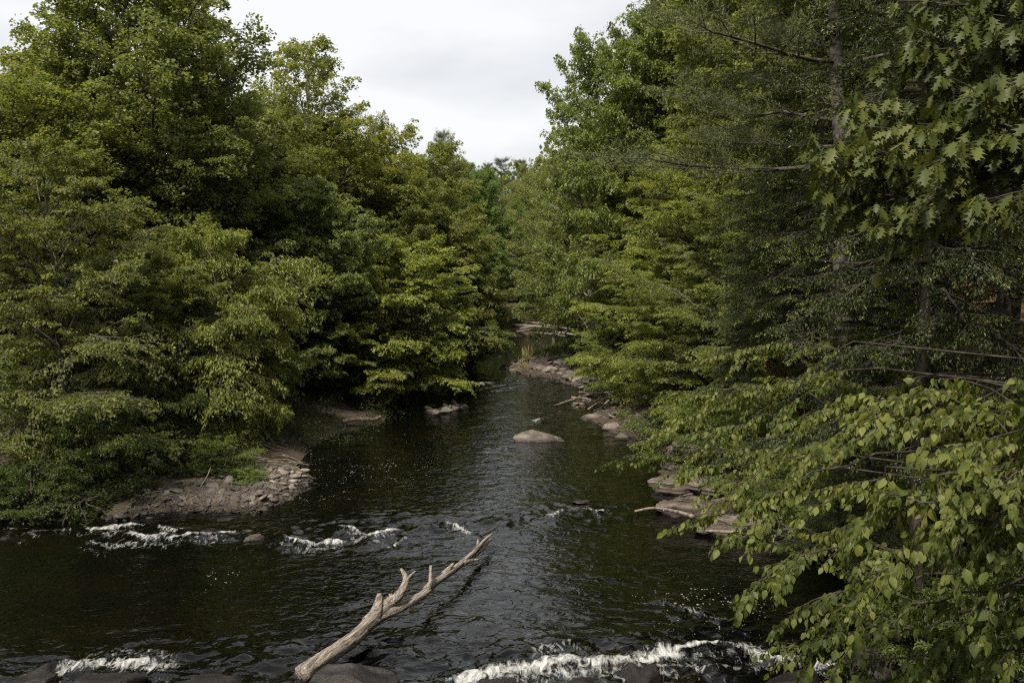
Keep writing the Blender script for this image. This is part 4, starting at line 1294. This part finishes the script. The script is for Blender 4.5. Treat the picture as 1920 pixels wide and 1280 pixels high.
for i, (a, b, r) in enumerate([((962, 610), (1032, 614), .16), ((985, 604), (1045, 612), .12), ((1000, 617), (1052, 624), .17), ((1005, 624), (1060, 630), .15), ((1000, 612), (1062, 621), .10), ((975, 616), (1010, 612), .10), ((1010, 608), (1075, 618), .12), ((1035, 622), (1080, 628), .12), ((968, 622), (998, 619), .1)]):
    z = 1.2 - (max(a[1], b[1]) - 604) * 0.03
    stick('driftwood_pole', [G(a[0], a[1], z), G((a[0] + b[0]) / 2, (a[1] + b[1]) / 2 - 0.6, z + 0.1), G(b[0], b[1], z)], r, r * 0.6, 'bleached pole in the far pile of logs upstream', 'poles of the far log pile', 'drift', 'log', i)
for i in range(30):
    px, py = rng.uniform(1085, 1175), rng.uniform(706, 752)
    g = G(px, py, 0.4); zb = tz(g[0], g[1]) + 0.12
    a = rng.normal(0.1, 0.45); l = rng.uniform(0.6, 2.2)
    d = np.array([math.cos(a), math.sin(a) * 0.8, rng.normal(0, 0.12)]) * l
    p = np.array([g[0], g[1], zb])
    stick('driftwood_stick', [p - d / 2, p + np.array([0, 0, rng.uniform(0, .15)]), p + d / 2], rng.uniform(.02, .05), .012, 'thin stick in the driftwood tangle on the right shore', 'sticks of the driftwood tangle', 'stick', 'stick', 100 + i)
for i in range(34):
    px, py = rng.uniform(470, 610), rng.uniform(812, 862)
    if py < 862 - (px - 470) * 0.0 and px > 560 and py > 845:
        continue
    g = G(px, py, 0.5); zb = tz(g[0], g[1]) + 0.04
    a = rng.normal(0.2, 0.6); l = rng.uniform(0.3, 1.1)
    d = np.array([math.cos(a), math.sin(a), rng.normal(0, 0.1)]) * l
    d[2] += tz(g[0] + d[0] * .5, g[1] + d[1] * .5) - tz(g[0] - d[0] * .5, g[1] - d[1] * .5)
    p = np.array([g[0], g[1], zb])
    stick('fallen_stick', [p - d / 2, p + np.array([0, 0, rng.uniform(0, .08)]), p + d / 2], rng.uniform(.010, .022), .008, 'thin stick littering the bare dirt bank', 'sticks on the dirt bank', 'stick', 'stick', 200 + i)
# exposed roots and stump of the left bank
rt = Tubes()
c = G(148, 955, 0.2)
for i in range(11):
    a = rng.uniform(3.3, 6.2)
    l = rng.uniform(0.5, 1.5)
    wood_tube(rt, [np.array([0.22 * rng.normal(), 0.33, 0.42 + 0.1 * rng.random()]), np.array([0.25 * math.cos(a), 0.25 * math.sin(a), 0.40]), np.array([0.7 * l * math.cos(a), 0.55 * l * math.sin(a), 0.2]), np.array([1.1 * l * math.cos(a), 0.8 * l * math.sin(a), -0.25])], [0.030, 0.026, 0.018, 0.008], 6, i, 5)
o = link('root_clump', rt.mesh('root_clump', M['bark_dark']))
o.location = (c[0], c[1], 0.0)
tag(o, 'spread of exposed tree roots gripping the left bank', 'roots')


# ---------------------------------------------------------------- grass and ground cover
def blades(region, n, hmin, hmax, name, label, seed, tone=(0, 0.8), leafy=False, z=0.3):
    rng = np.random.default_rng(seed)
    xs, ys = [p[0] for p in region], [p[1] for p in region]
    P = []
    while len(P) < n:
        px, py = rng.uniform(min(xs), max(xs)), rng.uniform(min(ys), max(ys))
        if inside_px(px, py, region):
            g = G(px, py, z)
            P.append(g)
    P = np.array(P)
    P[:, 2] = terrain(P[:, 0], P[:, 1])
    m = sstep(-0.15, 0.15, fbm(P[:, 0] * 0.9, P[:, 1] * 0.9, 2, seed)) > rng.random(n)
    P = P[m]
    n = len(P)
    if leafy:
        P[:, 2] += rng.random(n) * hmax
        A_ = rng.normal(0, 1, (n, 3)) * np.array([1, 1, 0.35])
        V, Q = quad_leaves(P, A_, rng.normal(0, 0.4, (n, 3)) + UP, rng.uniform(0.06, 0.13, n), 0.65)
    else:
        A_ = rng.normal(0, 0.25, (n, 3)) + UP
        V, Q = quad_leaves(P, A_, rng.normal(0, 1, (n, 3)), rng.uniform(hmin, hmax, n), 0.06)
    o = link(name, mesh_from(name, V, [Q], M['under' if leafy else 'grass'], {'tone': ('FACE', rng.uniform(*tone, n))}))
    tag(o, label, 'ground cover', kind='stuff')


blades([(960, 672), (1000, 655), (1090, 650), (1100, 680), (1020, 668)], 9000, 0.25, 0.7, 'grass', 'green grass growing at the back of the gravel bar', 1)
blades([(975, 690), (985, 660), (995, 662), (992, 690)], 300, 0.5, 1.1, 'grass', 'dry pale stalks on the gravel bar', 2, (0.95, 1.0))
blades([(960, 618), (1000, 612), (1090, 620), (1090, 634), (1000, 628)], 7000, 0.3, 0.8, 'grass', 'grass between the far logs', 3)
blades([(200, 925), (300, 898), (400, 892), (470, 878), (480, 862), (400, 850), (250, 870), (-60, 880), (-60, 950), (150, 950)], 22000, 0, 0.3, 'undergrowth', 'leafy green undergrowth at the edge of the cobble beach', 4, (0.1, 0.75), True, 0.6)
blades([(-60, 900), (230, 885), (430, 838), (480, 800), (600, 785), (700, 765), (850, 690), (840, 640), (600, 700), (300, 760), (-60, 800)], 60000, 0, 0.7, 'undergrowth', 'shaded leafy undergrowth below the left bank trees', 5, (0.0, 0.55), True, 1.2)  # tone range lowered from here on to put tree shade into the leaves
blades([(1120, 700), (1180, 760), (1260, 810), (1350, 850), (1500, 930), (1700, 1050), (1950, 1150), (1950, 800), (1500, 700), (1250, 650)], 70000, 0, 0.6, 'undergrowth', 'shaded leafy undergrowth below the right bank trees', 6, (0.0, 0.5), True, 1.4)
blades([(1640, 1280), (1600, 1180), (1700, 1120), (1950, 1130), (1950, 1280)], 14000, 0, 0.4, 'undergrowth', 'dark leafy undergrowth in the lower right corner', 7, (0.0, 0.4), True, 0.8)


# ---------------------------------------------------------------- near branches on the right
def near_beech():
    rng = np.random.default_rng(21)
    root = bpy.data.objects.new('beech_tree', None)
    COL.objects.link(root)
    bx, by = 7.0, 9.5
    bz = tz(bx, by) - 0.2
    root.location = (bx, by, bz)
    off = np.array([bx, by, bz])
    tb = Tubes()
    wood_tube(tb, [np.array([0, 0, 0.0]), np.array([0.1, 0.1, 3.0]), np.array([-0.15, 0.2, 6.0]), np.array([0.1, 0.1, 9.5])], [0.26, 0.2, 0.15, 0.05], 14, 3, 6, 0.03)
    trunk_top = lambda z: off + np.array([-0.02, 0.1, np.clip(z - bz, 0.3, 9)])
    T0, Fc = ovate_template()
    LP, LA, LN, LS, LC, LT = [], [], [], [], [], []

    def twig(p, d, l, lsz, tone):
        n = max(5, int(l / (lsz * 0.125)))
        Q = bez(p, d, l, np.array([0, 0, -0.5]) + rng.normal(0, 0.12, 3), 6)
        tb.add(Q, np.linspace(0.004, 0.0015, 6), 4, cap=False)
        for i in range(n):
            u = (i + 0.6) / n
            k = u * 5; k0 = min(4, int(k))
            q = Q[k0] + (Q[k0 + 1] - Q[k0]) * (k - k0)
            dd = unit(Q[k0 + 1] - Q[k0])
            sgn = 1 if i % 2 else -1
            s = unit(np.cross(dd, UP)) * sgn
            a = unit(dd * rng.uniform(0.3, 0.9) + s * rng.uniform(0.5, 1.0) - UP * rng.uniform(0.3, 1.9))
            if i == n - 1:
                a = unit(dd - UP * 0.5)
            nn = unit(UP * 0.8 + rng.normal(0, 0.5, 3) + dd * 0.3)
            LP.append(q + rng.normal(0, 0.012, 3)); LA.append(a); LN.append(nn)
            LS.append(lsz * 0.66 * rng.uniform(0.5, 1.3)); LC.append(rng.uniform(-0.1, 0.5))
            LT.append(np.clip(tone + rng.normal(0.0, 0.24), 0, 1))

    def limb(tip, start, lsz=0.095, dens=1.0, tone=0.6, tw=(0.22, 0.66), r=0.009):
        p1 = at(*tip); p0 = at(*start)
        mid = (p0 + p1) / 2 + np.array([0, 0, np.linalg.norm(p1 - p0) * rng.uniform(-0.03, 0.16)]) + rng.normal(0, 0.12, 3)
        t = np.linspace(0, 1, 9)[:, None]
        P = (1 - t) ** 2 * p0 + 2 * t * (1 - t) * mid + t * t * p1
        P[1:-1] += rng.normal(0, 0.035, (7, 3))
        tb.add(P, np.linspace(r, 0.005, 9), 6, cap=False)
        tb.add(np.stack([trunk_top(p0[2] - 0.7), (trunk_top(p0[2] - 0.3) + p0) / 2, p0]), [r * 1.9, r * 1.3, r], 6, cap=False)
        L = np.linalg.norm(p1 - p0)
        n = int(L * 17 * dens)
        ph = rng.uniform(0, 6.28)
        for i in range(n):
            u = 0.12 + 0.88 * (i + rng.random()) / n
            if math.sin(u * L * 7.0 + ph) < -0.35 and u < 0.93:
                continue
            k = u * 8; k0 = min(7, int(k))
            p = P[k0] + (P[k0 + 1] - P[k0]) * (k - k0)
            dd = unit(P[k0 + 1] - P[k0])
            s = unit(np.cross(dd, UP)) * (1 if i % 2 else -1)
            d = unit(dd * rng.uniform(0.5, 1.0) + s * rng.uniform(0.4, 1.0) + UP * rng.uniform(-0.25, 0.3))
            twig(p, d, rng.uniform(*tw) * (1.15 - 0.5 * u), lsz * rng.uniform(0.85, 1.2), np.clip(tone + rng.normal(0, 0.15), 0, 1))
        twig(P[-1], unit(P[-1] - P[-2]), tw[0], lsz, tone)

    limbs = [((1235, 812, 12.0), (1560, 720, 11.5), 0.085, 1.3, .8), ((1225, 860, 11.8), (1500, 840, 11.0), 0.085, 1.0, .7),
             ((1300, 745, 11.5), (1650, 690, 10.5), 0.09, 1.2, .75), ((1345, 665, 11.5), (1600, 640, 10.5), 0.085, 1.2, .65), ((1370, 800, 10), (1700, 760, 9), 0.09, 1.2, .65),
             ((1150, 865, 12.8), (1400, 850, 11.5), 0.07, 0.9, .35), ((1300, 880, 9.5), (1650, 820, 8.5), 0.09, 1.2, .65),
             ((1335, 968, 7.6), (1640, 850, 7.2), 0.09, 1.3, .7), ((1370, 900, 8.0), (1700, 800, 7.4), 0.09, 1.2, .7), ((1395, 1000, 7.4), (1720, 960, 7.0), 0.09, 1.1, .6),
             ((1425, 1088, 6.8), (1760, 1040, 6.6), 0.09, 1.3, .6), ((1500, 1140, 6.6), (1800, 1070, 6.3), 0.09, 1.2, .55), ((1482, 1212, 6.4), (1800, 1150, 6.2), 0.09, 1.2, .45),
             ((1560, 1235, 6.2), (1900, 1200, 6.0), 0.09, 1.1, .35), ((1600, 800, 6.6), (1960, 700, 6.2), 0.095, 1.3, .75), ((1640, 745, 6.8), (1980, 720, 6.2), 0.095, 1.2, .8),
             ((1740, 745, 6.2), (2060, 800, 5.6), 0.09, 1.1, .7), ((1815, 715, 5.8), (2080, 860, 5.3), 0.09, 0.9, .65), ((1610, 905, 5.7), (1980, 830, 5.4), 0.09, 1.2, .75),
             ((1620, 990, 5.5), (1990, 900, 5.2), 0.09, 1.2, .75), ((1700, 930, 5.2), (2060, 880, 5.0), 0.09, 1.2, .75), ((1650, 1070, 5.4), (2040, 1000, 5.1), 0.09, 1.1, .55),
             ((1720, 1130, 5.4), (2080, 1080, 5.1), 0.09, 1.0, .4), ((1800, 1010, 5.0), (2120, 950, 4.8), 0.09, 1.1, .55), ((1880, 800, 5.0), (2160, 860, 4.7), 0.09, 1.1, .65),
             ((1860, 900, 4.9), (2160, 900, 4.6), 0.09, 1.2, .65), ((1850, 1120, 5.0), (2160, 1060, 4.7), 0.09, 1.0, .4), ((1760, 1230, 5.5), (2100, 1160, 5.2), 0.09, 0.9, .3),
             ((1680, 1260, 6.2), (2040, 1240, 5.9), 0.09, 0.9, .3), ((1880, 1220, 5.2), (2160, 1180, 5.0), 0.09, 0.9, .3), ((1480, 760, 8.8), (1800, 700, 8.2), 0.09, 1.0, .55)]
    for tip, st, ls, dn, tn in limbs:  # lower limbs carry darker leaf tones in place of shade
        limb(tip, st, ls, dn, tn)
    LP_, LA_, LN_ = map(np.array, (LP, LA, LN))
    V, Fs = template_leaves(T0, Fc, LP_, LA_, LN_, np.array(LS), np.array(LC))
    ntri = sum(1 for q in Fc if len(q) == 3); nq = len(Fc) - ntri
    tone = np.concatenate([np.repeat(LT, ntri), np.repeat(LT, nq)])
    cr = link('crown', mesh_from('crown', V - off, Fs, M['leaf_near'], {'tone': ('FACE', tone)}), root)
    # limbs and trunk: the trunk tube is local, the limbs were laid out in world space
    tv = [tb.V[0], tb.V[1]] + [v - off for v in tb.V[2:]]
    tb.V = tv
    link('trunk', tb.mesh('trunk', M['bark_dark']), root)
    tag(root, 'beech with large bright ovate leaves hanging over the lower right', 'tree')


near_beech()


def near_oak():
    rng = np.random.default_rng(22)
    root = bpy.data.objects.new('oak_tree', None)
    COL.objects.link(root)
    bx, by = 6.4, 8.0
    bz = tz(bx, by) - 0.2
    off = np.array([bx, by, bz])
    root.location = off
    tb = Tubes()
    wood_tube(tb, [np.array([0, 0, 0.0]), np.array([0.1, 0, 4.0]), np.array([0.3, 0.1, 8.0]), np.array([0.2, 0.3, 12])], [0.30, 0.24, 0.18, 0.07], 14, 5, 6, 0.05)
    T0, Fc = lobed_template()
    LP, LA, LN, LS, LC, LT = [], [], [], [], [], []

    def cluster(p, d, k, tone):
        for i in range(k):
            a = i / k * 6.28 + rng.uniform(-0.4, 0.4)
            h = np.array([math.cos(a), math.sin(a), 0])
            ax = unit(h * rng.uniform(0.5, 1.0) + d * 0.5 - UP * rng.uniform(0.5, 1.9))
            LP.append(p + rng.normal(0, 0.025, 3)); LA.append(ax)
            LN.append(unit(UP * 0.7 + h * 0.7 + rng.normal(0, 0.3, 3)))
            LS.append(rng.uniform(0.085, 0.16)); LC.append(rng.uniform(0.0, 0.3)); LT.append(np.clip(tone + rng.normal(0, 0.2), 0, 1))

    def limb(tip, start, n, tone):
        p1, p0 = at(*tip), at(*start)
        mid = (p0 + p1) / 2 + np.array([0, 0, 0.12]) + rng.normal(0, 0.06, 3)
        t = np.linspace(0, 1, 9)[:, None]
        P = (1 - t) ** 2 * p0 + 2 * t * (1 - t) * mid + t * t * p1
        P[1:-1] += rng.normal(0, 0.02, (7, 3))
        tb.add(P, np.linspace(0.02, 0.005, 9), 6, cap=False)
        q0 = off + np.array([0.2, 0.1, np.clip(p0[2] - bz - 0.3, 1, 11)])
        tb.add(np.stack([q0, (q0 + p0) / 2 + np.array([0, 0, .1]), p0]), [0.055, 0.035, 0.02], 6, cap=False)
        n = int(n * 2.8)
        for i in range(n):
            u = 0.1 + 0.9 * (i + rng.random()) / n
            k = u * 8; k0 = min(7, int(k))
            p = P[k0] + (P[k0 + 1] - P[k0]) * (k - k0)
            dd = unit(P[k0 + 1] - P[k0])
            s = unit(np.cross(dd, UP)) * (1 if i % 2 else -1)
            d = unit(dd * rng.uniform(0.3, 1.0) + s * rng.uniform(0.3, 1.0) + UP * rng.uniform(-0.3, 0.4))
            l = rng.uniform(0.12, 0.38)
            e = p + d * l
            tb.add(np.stack([p, p + d * l * 0.5 + UP * 0.01, e]), [0.007, 0.005, 0.004], 4, cap=False)
            cluster(e, d, int(rng.integers(5, 9)), tone)
            if rng.random() < 0.5:
                cluster(p + d * l * 0.5, d, 3, tone)
        cluster(P[-1], dd, 8, tone)
    for tip, st, n, tn in [((1575, 300, 7.2), (1960, 300, 6.6), 17, .7), ((1600, 350, 7.2), (1900, 330, 6.8), 10, .5), ((1640, 210, 7.4), (1980, 200, 6.8), 14, .6), ((1590, 400, 7.2), (1800, 360, 7.0), 7, .5),
                           ((1700, 250, 6.8), (2000, 260, 6.3), 13, .65), ((1730, 90, 7.2), (2040, 120, 6.6), 13, .5), ((1760, 360, 6.4), (2080, 330, 6.0), 11, .65), ((1800, 290, 6.2), (2080, 240, 5.8), 12, .6),
                           ((1870, 380, 6.0), (2140, 330, 5.6), 8, .6), ((1840, 180, 6.2), (2140, 160, 5.8), 12, .55), ((1860, 60, 6.6), (2160, 60, 6.2), 12, .4), ((1780, 10, 7.0), (2100, 0, 6.4), 12, .35),
                           ((1650, 130, 7.8), (1960, 100, 7.4), 8, .4), ((1900, -60, 6.6), (2200, -60, 6.2), 10, .35), ((1750, -120, 7.4), (2080, -100, 7), 10, .35), ((1680, 450, 6.9), (1900, 380, 6.6), 3, .6)]:
        limb(tip, st, n, tn)
    V, Fs = template_leaves(T0, Fc, np.array(LP), np.array(LA), np.array(LN), np.array(LS), np.array(LC))
    ntri = sum(1 for q in Fc if len(q) == 3); nq = len(Fc) - ntri
    tone = np.concatenate([np.repeat(LT, ntri), np.repeat(LT, nq)])
    link('crown', mesh_from('crown', V - off, Fs, M['leaf_oak'], {'tone': ('FACE', tone)}), root)
    tb.V = tb.V[:2] + [v - off for v in tb.V[2:]]
    link('trunk', tb.mesh('trunk', M['bark_dark']), root)
    tag(root, 'oak with big lobed dark leaves hanging in from the upper right', 'tree')


near_oak()
